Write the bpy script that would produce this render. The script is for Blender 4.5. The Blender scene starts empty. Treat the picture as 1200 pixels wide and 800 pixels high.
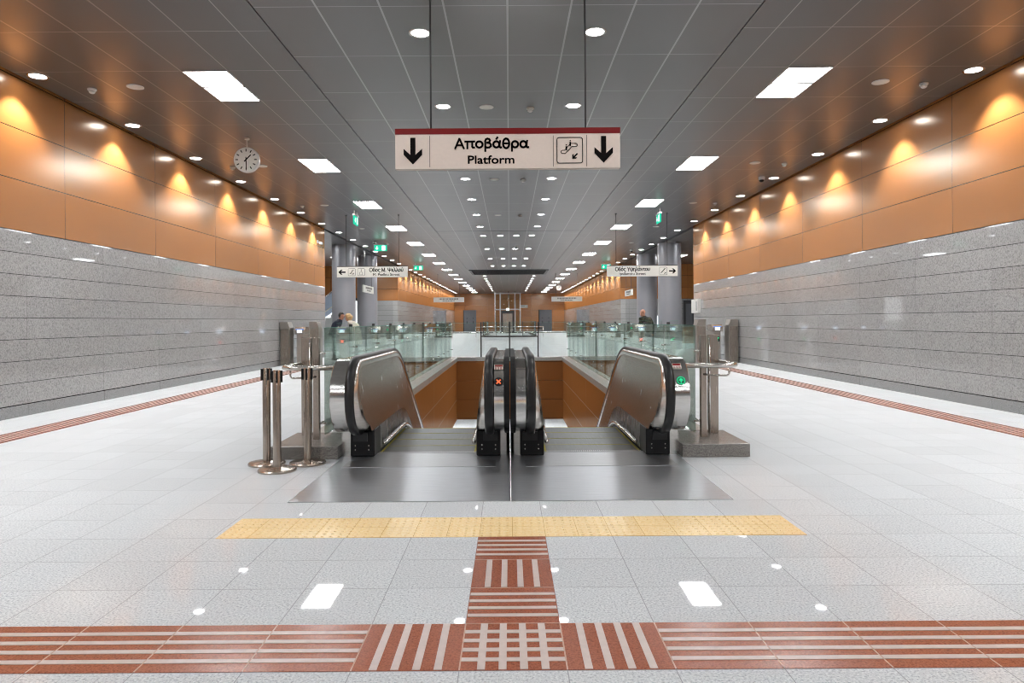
import bpy, bmesh, math, random
from mathutils import Vector, Matrix
random.seed(7)
PI = math.pi
D = bpy.data
SC = bpy.context.scene
COL = SC.collection
CAMZ = 1.3
H = 4.76            # ceiling height
WX = 6.89           # side wall distance
YB, YE = -16.0, 87.5  # near and far end of the hall

# ------------------------------------------------------------------ materials
def lin(c):
    return tuple((v / 12.92 if v <= .04045 else ((v + .055) / 1.055) ** 2.4) for v in c)
def rgb(r, g, b):
    return lin((r / 255, g / 255, b / 255)) + (1,)

class NT:
    def __init__(s, name):
        s.m = D.materials.new(name); s.m.use_nodes = True
        s.t = s.m.node_tree; s.t.nodes.clear()
        s.out = s.t.nodes.new('ShaderNodeOutputMaterial')
    def n(s, typ, **kw):
        nd = s.t.nodes.new(typ)
        for k, v in kw.items(): setattr(nd, k, v)
        return nd
    def l(s, a, b): s.t.links.new(a, b)
    def put(s, sock, v):
        if hasattr(v, 'is_output'): s.l(v, sock)
        else: sock.default_value = v
    def math(s, op, a, b=0.0, c=0.0):
        nd = s.n('ShaderNodeMath', operation=op)
        for i, v in enumerate((a, b, c)): s.put(nd.inputs[i], v)
        return nd.outputs[0]
    def pos(s):
        g = s.n('ShaderNodeNewGeometry'); x = s.n('ShaderNodeSeparateXYZ')
        s.l(g.outputs['Position'], x.inputs[0])
        return g.outputs['Position'], x.outputs[0], x.outputs[1], x.outputs[2]
    def line(s, c, period, phase, width):
        # 1 on a seam, 0 elsewhere
        a = s.math('DIVIDE', s.math('SUBTRACT', c, phase), period)
        f = s.math('SUBTRACT', a, s.math('FLOOR', a))
        d = s.math('MINIMUM', f, s.math('SUBTRACT', 1.0, f))
        return s.math('LESS_THAN', d, width / period / 2)
    def cell(s, c, period, phase):
        return s.math('FLOOR', s.math('DIVIDE', s.math('SUBTRACT', c, phase), period))
    def mix(s, f, a, b):
        nd = s.n('ShaderNodeMix', data_type='RGBA')
        s.put(nd.inputs[0], f); s.put(nd.inputs[6], a); s.put(nd.inputs[7], b)
        return nd.outputs[2]
    def noise(s, vec, scale, detail=2.0, rough=.5):
        nd = s.n('ShaderNodeTexNoise'); s.put(nd.inputs['Scale'], scale)
        nd.inputs['Detail'].default_value = detail; nd.inputs['Roughness'].default_value = rough
        if vec is not None: s.l(vec, nd.inputs['Vector'])
        return nd.outputs['Fac']
    def ramp(s, f, stops):
        nd = s.n('ShaderNodeValToRGB'); e = nd.color_ramp.elements
        while len(e) < len(stops): e.new(.5)
        for k, (p, c) in enumerate(stops): e[k].position = p; e[k].color = c
        s.l(f, nd.inputs[0]); return nd.outputs[0]
    def scalevec(s, v, sc):
        nd = s.n('ShaderNodeMapping'); nd.inputs['Scale'].default_value = sc
        s.l(v, nd.inputs[0]); return nd.outputs[0]
    def bsdf(s, col, rough=.5, metal=0.0, spec=.5, coat=0.0, bump=None, bstr=.1, aniso=0.0, coat_rough=.05):
        b = s.n('ShaderNodeBsdfPrincipled')
        s.put(b.inputs['Base Color'], col); s.put(b.inputs['Roughness'], rough); s.put(b.inputs['Metallic'], metal)
        b.inputs['Specular IOR Level'].default_value = spec
        b.inputs['Coat Weight'].default_value = coat; b.inputs['Coat Roughness'].default_value = coat_rough
        b.inputs['Anisotropic'].default_value = aniso
        if bump is not None:
            bn = s.n('ShaderNodeBump'); bn.inputs['Strength'].default_value = bstr; bn.inputs['Distance'].default_value = .01
            s.l(bump, bn.inputs['Height']); s.l(bn.outputs[0], b.inputs['Normal'])
        s.l(b.outputs[0], s.out.inputs[0]); return s.m

def plain(name, c, rough=.5, metal=0.0, spec=.5, coat=0.0, vary=.06, scale=30.0):
    t = NT(name); p, x, y, z = t.pos()
    f = t.noise(p, scale, 3)
    lo = tuple(v * (1 - vary) for v in c[:3]) + (1,); hi = tuple(min(1, v * (1 + vary)) for v in c[:3]) + (1,)
    return t.bsdf(t.ramp(f, [(.3, lo), (.7, hi)]), rough, metal, spec, coat)

def emit(name, c, s):
    t = NT(name); e = t.n('ShaderNodeEmission'); e.inputs[0].default_value = c; e.inputs[1].default_value = s
    t.l(e.outputs[0], t.out.inputs[0]); return t.m

def granite(name, lo, hi, dark, rough, seams, seamcol, speck=260.0, vary=.05, spec=.5, coat=0.0, cap=None):
    """seams: list of (axis, period, phase, width); tile tone varies with the cell"""
    t = NT(name); p, x, y, z = t.pos(); ax = {'x': x, 'y': y, 'z': z}
    f = t.noise(p, speck, 3, .65)
    col = t.ramp(f, [(.34, dark), (.45, lo), (.62, hi), (.75, tuple(min(1, v * 1.12) for v in hi[:3]) + (1,))])
    idx = None; mask = None
    for a, per, ph, w in seams:
        c = t.math('MULTIPLY', t.cell(ax[a], per, ph), {'x': 12.9, 'y': 78.2, 'z': 37.7}[a])
        idx = c if idx is None else t.math('ADD', idx, c)
        ln = t.line(ax[a], per, ph, w)
        mask = ln if mask is None else t.math('MAXIMUM', mask, ln)
    if idx is not None:
        wn = t.n('ShaderNodeTexWhiteNoise', noise_dimensions='1D'); t.l(idx, wn.inputs['W'])
        k = t.math('ADD', 1 - vary, t.math('MULTIPLY', wn.outputs[0], 2 * vary))
        sc = t.n('ShaderNodeVectorMath', operation='SCALE'); t.l(col, sc.inputs[0]); t.l(k, sc.inputs['Scale'])
        col = t.mix(mask, sc.outputs[0], seamcol)
    if cap is not None:
        di = t.n('ShaderNodeBsdfDiffuse'); t.put(di.inputs[0], col); gl = t.n('ShaderNodeBsdfGlossy'); gl.inputs['Roughness'].default_value = rough
        fr = t.n('ShaderNodeFresnel'); fr.inputs[0].default_value = 1.48; mx = t.n('ShaderNodeMixShader')
        t.l(t.math('MINIMUM', fr.outputs[0], cap), mx.inputs[0]); t.l(di.outputs[0], mx.inputs[1]); t.l(gl.outputs[0], mx.inputs[2]); t.l(mx.outputs[0], t.out.inputs[0])
        return t.m
    return t.bsdf(col, rough, 0, spec, coat)

def panel(name, base, seams, seamcol, rough, metal, spec=.5, coat=0.0, coat_rough=.1, vary=.03, cap=None):
    t = NT(name); p, x, y, z = t.pos(); ax = {'x': x, 'y': y, 'z': z, 'absx': t.math('ABSOLUTE', x)}
    mask = None; idx = None
    for a, per, ph, w in seams:
        ln = t.line(ax[a], per, ph, w)
        mask = ln if mask is None else t.math('MAXIMUM', mask, ln)
        c = t.math('MULTIPLY', t.cell(ax[a], per, ph), {'x': 12.9, 'y': 78.2, 'z': 37.7, 'absx': 12.9}[a])
        idx = c if idx is None else t.math('ADD', idx, c)
    wn = t.n('ShaderNodeTexWhiteNoise', noise_dimensions='1D'); t.l(idx, wn.inputs['W'])
    k = t.math('ADD', 1 - vary, t.math('MULTIPLY', wn.outputs[0], 2 * vary))
    sc = t.n('ShaderNodeVectorMath', operation='SCALE'); sc.inputs[0].default_value = base[:3]; t.l(k, sc.inputs['Scale'])
    col = t.mix(mask, sc.outputs[0], seamcol)
    if cap is not None:
        di = t.n('ShaderNodeBsdfDiffuse'); t.put(di.inputs[0], col); gl = t.n('ShaderNodeBsdfGlossy'); gl.inputs['Roughness'].default_value = rough
        gl.inputs[0].default_value = (1, .88, .74, 1)
        fr = t.n('ShaderNodeFresnel'); fr.inputs[0].default_value = 1.5; mx = t.n('ShaderNodeMixShader')
        t.l(t.math('MINIMUM', t.math('MULTIPLY_ADD', fr.outputs[0], 1.2, .06), cap), mx.inputs[0]); t.l(di.outputs[0], mx.inputs[1]); t.l(gl.outputs[0], mx.inputs[2]); t.l(mx.outputs[0], t.out.inputs[0])
        return t.m
    return t.bsdf(col, rough, t.math('MULTIPLY', t.math('SUBTRACT', 1.0, mask), metal), spec, coat, coat_rough=coat_rough)

def brushed(name, c, rough, axis=(1, 1, 60), vary=.12, rv=.08):
    t = NT(name); p, x, y, z = t.pos()
    f = t.noise(t.scalevec(p, axis), 4.0, 4, .6)
    lo = tuple(v * (1 - vary) for v in c[:3]) + (1,); hi = tuple(min(1, v * (1 + vary)) for v in c[:3]) + (1,)
    r = t.math('ADD', rough - rv, t.math('MULTIPLY', f, 2 * rv))
    return t.bsdf(t.ramp(f, [(.3, lo), (.7, hi)]), r, 1.0)

def glass(name, tint, refl=.35):
    t = NT(name)
    tr = t.n('ShaderNodeBsdfTransparent'); tr.inputs[0].default_value = tint
    gl = t.n('ShaderNodeBsdfGlossy'); gl.inputs['Roughness'].default_value = .01; gl.inputs[0].default_value = (.92, 1, .96, 1)
    fr = t.n('ShaderNodeFresnel'); fr.inputs[0].default_value = 1.5
    mx = t.n('ShaderNodeMixShader')
    t.l(t.math('MULTIPLY', fr.outputs[0], refl / .35 * .8), mx.inputs[0])
    t.l(tr.outputs[0], mx.inputs[1]); t.l(gl.outputs[0], mx.inputs[2]); t.l(mx.outputs[0], t.out.inputs[0])
    return t.m

T = .404
M = {}
M['floor'] = granite('floor_granite', rgb(203, 207, 211), rgb(226, 229, 231), rgb(164, 169, 176), .025,
                     [('x', T, .2 + .008, .004), ('y', T, 2.585, .004)], rgb(160, 163, 168), 100, .03, .5, 0, .115)
M['stone'] = granite('wall_granite', rgb(166, 165, 164), rgb(184, 183, 182), rgb(138, 137, 137), .03,
                     [('z', .305, .17, .009), ('y', 1.87, 9.93, .003)], rgb(84, 83, 82), 50, .04, .5)
M['stone_x'] = granite('facing_wall_granite', rgb(150, 150, 150), rgb(172, 172, 171), rgb(112, 112, 113), .15,
                     [('z', .305, .17, .009), ('x', 1.2, .2, .008)], rgb(80, 80, 80), 95, .03, .5)
M['kerb'] = granite('kerb_granite', rgb(122, 118, 114), rgb(160, 156, 150), rgb(74, 72, 70), .25, [('y', .8, .3, .004)], rgb(70, 70, 70), 110, .03)
M['kerbtop'] = granite('kerb_pale_stone', rgb(200, 204, 202), rgb(222, 225, 223), rgb(170, 175, 172), .15, [('y', 1.2, .3, .005)], rgb(110, 110, 110), 80, .02)
M['base'] = granite('baseboard_granite', rgb(148, 148, 148), rgb(168, 168, 168), rgb(110, 110, 110), .12, [('y', 1.87, 9.93, .005)], rgb(70, 70, 70), 95, .02)
OR = (.40, .155, .044, 1)
M['orange'] = panel('orange_panel', OR, [('z', .7167, 2.61, .012), ('y', 2.76, 2.52, .010)], (.03, .012, .004, 1), .24, 0, cap=.17)
M['orange_x'] = panel('orange_panel_end', OR, [('z', .7167, 2.61, .014), ('x', 2.76, 0, .012)], (.05, .02, .006, 1), .24, 0, cap=.17)
M['orange_well'] = panel('orange_well_panel', OR, [('z', .61, -.03, .010), ('y', 3.4, 2.2, .008)], (.62, .42, .28, 1), .24, 0, cap=.17)  # pale seams: highlight along the joints put into their colour
M['orange_well_x'] = panel('orange_well_panel_end', OR, [('z', .61, -.03, .012), ('x', 1.6, 0.8, .010)], (.05, .02, .006, 1), .24, 0, cap=.17)
CE = (.128, .124, .122, 1)
M['ceil_side'] = panel('ceiling_side_panel', CE, [('absx', .645, 3.2, .012), ('y', 1.3, 9.55, .010)], (.36, .35, .34, 1), .29, .5, .5, vary=.04)
M['ceil_mid'] = panel('ceiling_centre_panel', CE, [('x', .70, 0, .022), ('y', 1.43, 7.63, .011)], (.36, .36, .355, 1), .29, .5, .5, vary=.03)
M['ceil_low'] = plain('plain_pale_soffit', (.5, .5, .5, 1), .6)
M['steel'] = brushed('brushed_steel', (.62, .60, .57), .22, (1, 1, 40))
M['steel_bright'] = brushed('polished_steel', (.74, .73, .71), .16, (3, 3, 40), .06, .05)
M['steel_panel'] = brushed('balustrade_steel', (.50, .46, .42), .27, (1, 3, 1), .04, .01)
M['steel_dark'] = brushed('dark_skirt_steel', (.13, .125, .12), .28, (60, 6, 1), .15, .06)
M['brownish'] = brushed('reflection_tinted_steel', (.42, .36, .31), .26, (40, 40, 1), .08, .05)  # orange wall reflections put into the steel colour
M['plate'] = brushed('scuffed_landing_steel', (.74, .76, .80), .33, (1.0, 22, 1), .08, .02)
M['comb'] = brushed('comb_aluminium', (.62, .63, .65), .32, (2, 30, 1), .12, .08)
M['tread'] = brushed('step_aluminium', (.29, .30, .29), .42, (110, .6, 1), .4, .03)
M['yellow'] = plain('yellow_edge_paint', rgb(205, 190, 70), .5)
M['rubber'] = plain('black_rubber', (.010, .010, .011, 1), .33, 0, .4)
M['black'] = plain('black_plastic', (.006, .006, .007, 1), .4, 0, .25)
M['ink'] = plain('black_print', (.004, .003, .003, 1), .7, 0, .1)
M['red'] = plain('dark_red_band', rgb(120, 4, 8), .35)
M['signface'] = plain('sign_cream_face', rgb(232, 218, 208), .4, vary=.02)
M['signwhite'] = plain('sign_white_face', rgb(232, 230, 222), .4, vary=.02)
M['signgrey'] = plain('sign_line_grey', rgb(120, 112, 108), .5)
M['white'] = plain('white_plastic', rgb(225, 225, 222), .4, vary=.02)
M['greypaint'] = plain('column_grey_paint', rgb(150, 150, 155), .35, .25, .5, .15, vary=.02)
M['door'] = plain('door_grey_paint', rgb(105, 108, 114), .35, vary=.04)
M['darkgrey'] = plain('dark_grey_metal', (.045, .045, .047, 1), .4)
M['cabinet'] = brushed('gate_cabinet_steel', (.45, .41, .37), .3, (20, 20, 1), .06, .05)
M['terra'] = granite('tactile_red_stone', rgb(150, 83, 58), rgb(170, 99, 72), rgb(122, 62, 42), .25, [('y', T, 2.585, .004)], rgb(150, 90, 72), 120, .03)
M['grout'] = plain('tactile_pale_bar', rgb(205, 190, 184), .35)
M['grout2'] = plain('tile_joint', rgb(196, 160, 140), .5)
M['tactyellow'] = granite('tactile_yellow_tile', rgb(250, 220, 164), rgb(254, 229, 180), rgb(244, 211, 152), .25, [('x', .2, .01, .003), ('y', .21, 4.19, .003)], rgb(205, 166, 98), 60, .02)
M['glass'] = glass('balustrade_glass', (.958, .985, .974, 1))
M['glass_edge'] = plain('glass_green_edge', (.16, .42, .33, 1), .1)
M['glass_clear'] = glass('clear_glass', (.93, .97, .95, 1))
M['lamp'] = emit('ceiling_light_glow', (.97, .985, 1, 1), 34)
M['lens'] = emit('downlight_glow', (.97, .98, 1, 1), 26)
M['lamp_low'] = emit('lower_hall_fill_glow', (1, .985, .95, 1), 60)
M['exitgreen'] = emit('exit_sign_green_glow', (.02, .50, .30, 1), 1.3)
M['exitwhite'] = emit('exit_sign_white_glow', (.8, 1, .92, 1), 2.4)
M['ledgreen'] = emit('led_green_glow', (.03, .75, .32, 1), 1.1)
M['ledred'] = emit('led_red_glow', (1, .16, .06, 1), 1.3)
M['gategreen'] = emit('gate_green_glow', (.03, .75, .30, 1), 3.2)
M['gatered'] = emit('gate_red_glow', (1, .12, .05, 1), 3.5)
M['screen'] = emit('screen_glow', (.75, .87, 1, 1), 2.2)
M['screenblue'] = emit('screen_blue_glow', (.12, .25, .7, 1), 1.0)
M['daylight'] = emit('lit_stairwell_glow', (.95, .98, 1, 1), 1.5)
M['blueglass'] = plain('blue_grey_glass_panel', rgb(195, 210, 230), .15, 0, .5)
M['skin'] = plain('skin', rgb(205, 150, 125), .5)
M['navy'] = plain('navy_cloth', rgb(26, 32, 52), .8)
M['cream'] = plain('cream_coat_cloth', rgb(228, 220, 205), .85)
M['blond'] = plain('blond_hair', rgb(196, 160, 110), .5)
M['darkhair'] = plain('dark_hair', rgb(28, 22, 20), .5)
M['jeans'] = plain('dark_trousers', rgb(45, 47, 54), .85)
M['shoe'] = plain('black_shoe', rgb(20, 20, 20), .5)
t_ = NT('camouflage_cloth'); p_, x_, y_, z_ = t_.pos()
M['camo'] = t_.bsdf(t_.ramp(t_.noise(p_, 14, 2), [(.42, rgb(18, 20, 18)), (.5, rgb(44, 52, 38)), (.6, rgb(70, 74, 54))]), .85)

# ------------------------------------------------------------------ mesh helpers
class MB:
    def __init__(s): s.b = bmesh.new(); s.mats = []; s.cur = 0
    def mat(s, m):
        if m not in s.mats: s.mats.append(m)
        s.cur = s.mats.index(m); return s
    def face(s, pts, smooth=False):
        try:
            f = s.b.faces.new([s.b.verts.new(p) for p in pts])
        except ValueError: return
        f.material_index = s.cur; f.smooth = smooth
    def quads(s, rows, closed=False, smooth=True, flip=False):
        """rows: list of equal-length point lists -> grid surface"""
        v = [[s.b.verts.new(p) for p in r] for r in rows]
        n = len(rows[0])
        for i in range(len(rows) - 1):
            for j in range(n if closed else n - 1):
                k = (j + 1) % n
                q = [v[i][j], v[i][k], v[i + 1][k], v[i + 1][j]]
                if flip: q.reverse()
                f = s.b.faces.new(q); f.material_index = s.cur; f.smooth = smooth
        return v
    def cap(s, vs, flip=False):
        q = list(vs)
        if flip: q.reverse()
        f = s.b.faces.new(q); f.material_index = s.cur
    def box(s, x0, x1, y0, y1, z0, z1, bev=0.0):
        if bev > 0:
            r = bmesh.ops.create_cube(s.b, size=1, matrix=Matrix.Translation(((x0 + x1) / 2, (y0 + y1) / 2, (z0 + z1) / 2)) @ Matrix.Diagonal((x1 - x0, y1 - y0, z1 - z0, 1)))
            es = set(); fs = set()
            for v in r['verts']:
                for e in v.link_edges: es.add(e)
                for f in v.link_faces: fs.add(f)
            for f in fs: f.material_index = s.cur
            o = bmesh.ops.bevel(s.b, geom=list(es), offset=bev, segments=2, profile=.5, affect='EDGES')
            for f in o['faces']: f.material_index = s.cur
            return s
        P = [(x0, y0, z0), (x1, y0, z0), (x1, y1, z0), (x0, y1, z0), (x0, y0, z1), (x1, y0, z1), (x1, y1, z1), (x0, y1, z1)]
        v = [s.b.verts.new(p) for p in P]
        for q in ((3, 2, 1, 0), (4, 5, 6, 7), (0, 1, 5, 4), (1, 2, 6, 5), (2, 3, 7, 6), (3, 0, 4, 7)):
            f = s.b.faces.new([v[i] for i in q]); f.material_index = s.cur
        return s
    def tube(s, pts, r, seg=12, caps=True):
        P = [Vector(p) for p in pts]; rows = []
        up0 = None
        for i, p in enumerate(P):
            t = (P[min(i + 1, len(P) - 1)] - P[max(i - 1, 0)]).normalized()
            if up0 is None:
                up0 = Vector((0, 0, 1)) if abs(t.z) < .9 else Vector((1, 0, 0))
            a = t.cross(up0)
            if a.length < 1e-4: a = t.cross(Vector((1, 0, 0)))
            a.normalize(); b = a.cross(t).normalized(); up0 = b
            rr = r[i] if isinstance(r, (list, tuple)) else r
            rows.append([p + a * (rr * math.cos(2 * PI * k / seg)) + b * (rr * math.sin(2 * PI * k / seg)) for k in range(seg)])
        v = s.quads(rows, True)
        if caps: s.cap(v[0], False); s.cap(v[-1], True)
        return s
    def lathe(s, c, prof, seg=24, axis='z'):
        """prof: (radius, height) list around c"""
        rows = []
        for r, h in prof:
            row = []
            for k in range(seg):
                a = 2 * PI * k / seg
                if axis == 'z': row.append((c[0] + r * math.cos(a), c[1] + r * math.sin(a), c[2] + h))
                else: row.append((c[0] + r * math.cos(a), c[1] - h, c[2] + r * math.sin(a)))
            rows.append(row)
        v = s.quads(rows, True, False)
        for f in s.b.faces:
            pass
        if prof[0][0] > 1e-5: s.cap(v[0], True)
        if prof[-1][0] > 1e-5: s.cap(v[-1])
        return s
    def prism(s, poly, y0, y1, plane='xz'):
        """poly 2-D outline extruded: plane xz along y, yz along x, xy along z"""
        f3 = {'xz': lambda p, w: (p[0], w, p[1]), 'yz': lambda p, w: (w, p[0], p[1]), 'xy': lambda p, w: (p[0], p[1], w)}[plane]
        a = [s.b.verts.new(f3(p, y0)) for p in poly]; b = [s.b.verts.new(f3(p, y1)) for p in poly]
        n = len(poly)
        for vs in (a, list(reversed(b))):
            f = s.b.faces.new(vs); f.material_index = s.cur
        for i in range(n):
            k = (i + 1) % n
            f = s.b.faces.new([a[k], a[i], b[i], b[k]]); f.material_index = s.cur
        return s
    def build(s, name, m=None, parent=None, loc=None, smooth_angle=None):
        bmesh.ops.recalc_face_normals(s.b, faces=s.b.faces)
        me = D.meshes.new(name); s.b.to_mesh(me); s.b.free()
        for k in (s.mats if s.mats else [m]): me.materials.append(M[k] if isinstance(k, str) else k)
        if smooth_angle: me.shade_smooth(); me.set_sharp_from_angle(angle=math.radians(smooth_angle))
        o = D.objects.new(name, me); COL.objects.link(o)
        if parent is not None: o.parent = parent
        if loc is not None: o.location = loc
        return o

def tag(o, label=None, cat=None, group=None, kind=None):
    if label: o['label'] = label
    if cat: o['category'] = cat
    if group: o['group'] = group
    if kind: o['kind'] = kind
    return o
def thing(name, label, cat, loc=(0, 0, 0), group=None, rz=0.0):
    o = D.objects.new(name, None); COL.objects.link(o); o.location = loc; o.rotation_euler = (0, 0, rz)
    o.empty_display_size = .2
    return tag(o, label, cat, group)
def dup(root, loc, label, rz=None):
    r = root.copy(); COL.objects.link(r); r.location = loc; r['label'] = label
    if rz is not None: r.rotation_euler = (0, 0, rz)
    for ch in list(root.children):
        c = ch.copy(); COL.objects.link(c); c.parent = r
        for g in ch.children:
            d = g.copy(); COL.objects.link(d); d.parent = c
    return r
def struct(o): o['kind'] = 'structure'; return o
def sbox(name, m, x0, x1, y0, y1, z0, z1): return struct(MB().box(x0, x1, y0, y1, z0, z1).build(name, m))
ORD = ['', 'first', 'second', 'third', 'fourth', 'fifth', 'sixth', 'seventh', 'eighth', 'ninth', 'tenth', 'eleventh', 'twelfth', 'thirteenth', 'fourteenth',
       'fifteenth', 'sixteenth', 'seventeenth', 'eighteenth', 'nineteenth', 'twentieth', 'twenty-first', 'twenty-second', 'twenty-third', 'twenty-fourth',
       'twenty-fifth', 'twenty-sixth', 'twenty-seventh', 'twenty-eighth', 'twenty-ninth', 'thirtieth', 'thirty-first', 'thirty-second', 'thirty-third', 'thirty-fourth', 'thirty-fifth']
def nth(i): return ORD[i]

FONT = None
def text_mesh(body, size, bold=.012, spacing=1.0):
    cu = D.curves.new('lettering', 'FONT'); cu.body = body; cu.size = size; cu.align_x = 'CENTER'; cu.align_y = 'BOTTOM_BASELINE'
    cu.offset = bold * size; cu.space_character = spacing; cu.extrude = .001; cu.resolution_u = 3
    ob = D.objects.new('lettering_source', cu); COL.objects.link(ob)
    bpy.context.view_layer.update()
    dg = bpy.context.evaluated_depsgraph_get()
    me = D.meshes.new_from_object(ob.evaluated_get(dg))
    D.objects.remove(ob, do_unlink=True); D.curves.remove(cu)
    return me
def put_text(body, size, x, z, parent, y=0.0, m='ink', width=None, bold=.012, label=None):
    """upright lettering facing -Y, centred on x with its baseline on z"""
    me = text_mesh(body, size, 0)
    xs = [v.co.x for v in me.vertices]
    w = max(xs) - min(xs); cx = (max(xs) + min(xs)) / 2
    k = (width / w) if width else 1.0
    for v in me.vertices:
        v.co = Vector(((v.co.x - cx) * k, -v.co.z, v.co.y))
    if bold > 0:
        bm = bmesh.new(); e = bold * size
        for dx, dz in ((-e, -e), (e, -e), (-e, e), (e, e), (0, -e), (0, e), (-e, 0), (e, 0)):
            n0 = len(bm.verts); bm.from_mesh(me); bm.verts.ensure_lookup_table()
            for v in bm.verts[n0:]: v.co.x += dx; v.co.z += dz
        bm.to_mesh(me); bm.free()
    me.materials.clear(); me.materials.append(M[m])
    o = D.objects.new('lettering', me); COL.objects.link(o); o.parent = parent; o.location = (x, y, z)
    return o

# ------------------------------------------------------------------ room shell
WELL, WY0, WY1 = 1.75, 6.9, 22.7
PX, PY0, PY1 = 1.612, 5.02, 6.9
REC0, REC1, RECX = 26.0, 43.0, 14.0
fl = MB()
for (x0, x1, y0, y1) in ((-WX, WX, YB, PY0), (-WX, -PX, PY0, PY1), (PX, WX, PY0, PY1), (-WX, -WELL, PY1, WY1), (WELL, WX, PY1, WY1), (-WX, WX, WY1, YE),
                         (-RECX, -WX, REC0, REC1), (WX, RECX, REC0, REC1)):
    fl.box(x0, x1, y0, y1, -.25, 0)
struct(fl.build('floor', 'floor'))
# ceiling: a centre field and two side fields, parted by a narrow dark joint
sbox('ceiling_centre', 'ceil_mid', -2.79, 2.79, YB, YE, H, H + .2)
for s, nm in ((-1, 'left'), (1, 'right')):
    a, b = sorted((s * 2.805, s * 6.80)); sbox('ceiling_' + nm, 'ceil_side', a, b, YB, YE, H, H + .2)
    a, b = sorted((s * 2.79, s * 2.805)); sbox('trim_%d' % (1 if s < 0 else 2), 'darkgrey', a, b, YB, YE, H + .03, H + .1)
    a, b = sorted((s * 6.80, s * (WX + .05))); sbox('trim_%d' % (3 if s < 0 else 4), 'darkgrey', a, b, YB, YE, H + .08, H + .2)
    a, b = sorted((s * 6.95, s * RECX)); sbox('ceiling_recess_' + nm, 'ceil_side', a, b, REC0, REC1, H, H + .2)
# side walls
for s, nm in ((-1, 'left'), (1, 'right')):
    for (y0, y1, sfx) in ((YB, REC0, ''), (REC1, YE, '_far')):
        a, b = sorted((s * WX, s * (WX + .3)))
        sbox('wall_%s%s' % (nm, sfx), 'stone', a, b, y0, y1, .17, 2.61)
        sbox('wall_%s%s_upper' % (nm, sfx), 'orange', a, b, y0, y1, 2.622, H + .09)
        a, b = sorted((s * (WX - .012), s * (WX + .3)))
        sbox('baseboard_%s%s' % (nm, sfx), 'base', a, b, y0, y1, 0, .162)
        a, b = sorted((s * (WX + .01), s * (WX + .25)))
        sbox('trim_%s%s' % (nm, sfx), 'darkgrey', a, b, y0, y1, 2.6, 2.63)
    # recess beyond the columns
    a, b = sorted((s * (WX + .3), s * RECX))
    sbox('wall_recess_%s' % nm, 'stone_x', a, b, REC1, REC1 + .3, 0, 2.61)
    sbox('wall_recess_%s_upper' % nm, 'orange_x', a, b, REC1, REC1 + .3, 2.62, H)
    sbox('wall_recess_%s_near' % nm, 'stone_x', a, b, REC0 - .3, REC0, 0, H)
    a, b = sorted((s * RECX, s * (RECX + .3)))
    sbox('wall_recess_%s_side' % nm, 'stone', a, b, REC0, REC1, 0, 2.61)
    sbox('wall_recess_%s_side_upper' % nm, 'orange', a, b, REC0, REC1, 2.62, H)
sbox('wall_back', 'orange_x', -WX, WX, YE, YE + .3, 0, H)
sbox('wall_front', 'stone_x', -WX, WX, YB - .3, YB, 0, H)

# round columns in the side openings
for s, nm in ((-1, 'left'), (1, 'right')):
    for k, y in enumerate((31.4, 36.6)):
        b = MB(); b.lathe((0, 0, 0), [(.54, 0), (.54, .12), (.52, .13), (.52, H)], 40)
        o = b.build('round_column', 'greypaint', None, (s * (7.47 if s < 0 else 7.24), y, 0), 40)
        tag(o, '%s round grey column standing in the %s side opening' % (('nearer', 'farther')[k], nm), 'column', 'round grey columns')

# ------------------------------------------------------------------ escalator well and lower hall
ZL = -6.0; ZS = -1.9
for s, nm in ((-1, 'left'), (1, 'right')):
    a, b = sorted((s * (WELL - .02), s * (WELL - .001))); sbox('wall_well_' + nm, 'orange_well', a, b, WY0, WY1 - .02, ZS, -.0005)
sbox('wall_well_back', 'orange_well_x', -WELL + .001, WELL - .001, WY1 - .02, WY1 - .001, ZS, -.0005)
sbox('wall_well_front', 'darkgrey', -WELL, WELL, 5.0, 5.12, ZL, -.26)
lc = MB()
for (x0, x1, y0, y1) in ((-7, -WELL, 0, 60), (WELL, 7, 0, 60), (-WELL, WELL, WY1, 60)):
    lc.box(x0, x1, y0, y1, ZS, ZS + .1)
struct(lc.build('ceiling_lower_hall', 'ceil_low'))
sbox('floor_lower_hall', 'floor', -7, 7, 0, 60, ZL - .2, ZL)
sbox('wall_lower_hall_left', 'stone', -7.2, -7, 0, 60, ZL, ZS)
sbox('wall_lower_hall_right', 'stone', 7, 7.2, 0, 60, ZL, ZS)
sbox('wall_lower_hall_back', 'stone_x', -7, 7, 60, 60.2, ZL, ZS)
b = MB(); b.box(-.7, .7, -.3, .3, -.06, 0); b.mat('lamp_low')
ll0 = None
for i, (x, y) in enumerate([(x, y) for y in (26, 31, 36, 41, 46) for x in (-3.2, 0.0, 3.2)]):
    lab = 'added unseen strip light under the lower hall ceiling, brightening its floor'  # lamps out of view, added to brighten the lower hall floor
    if ll0 is None:
        ll0 = thing('fill_strip_light', lab, 'ceiling light', (x, y, ZS - .022), 'added strip lights of the lower hall')
        MB().box(-.75, .75, -.32, .32, -.03, 0).build('housing', 'white', ll0)
        MB().box(-.7, .7, -.28, .28, -.05, -.03).build('diffuser', 'lamp_low', ll0)
    else: dup(ll0, (x, y, ZS - .022), lab)
for i, x in enumerate((-1.38, 1.45)):
    o = MB().lathe((0, 0, 0), [(.13, 0), (.13, ZS - ZL)], 20).build('lower_hall_post', 'darkgrey', None, (x, 31.5, ZL))
    tag(o, 'dark post of the lower hall seen under the %s of the well' % ('left half', 'right half')[i], 'post', 'posts of the lower hall')

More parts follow.
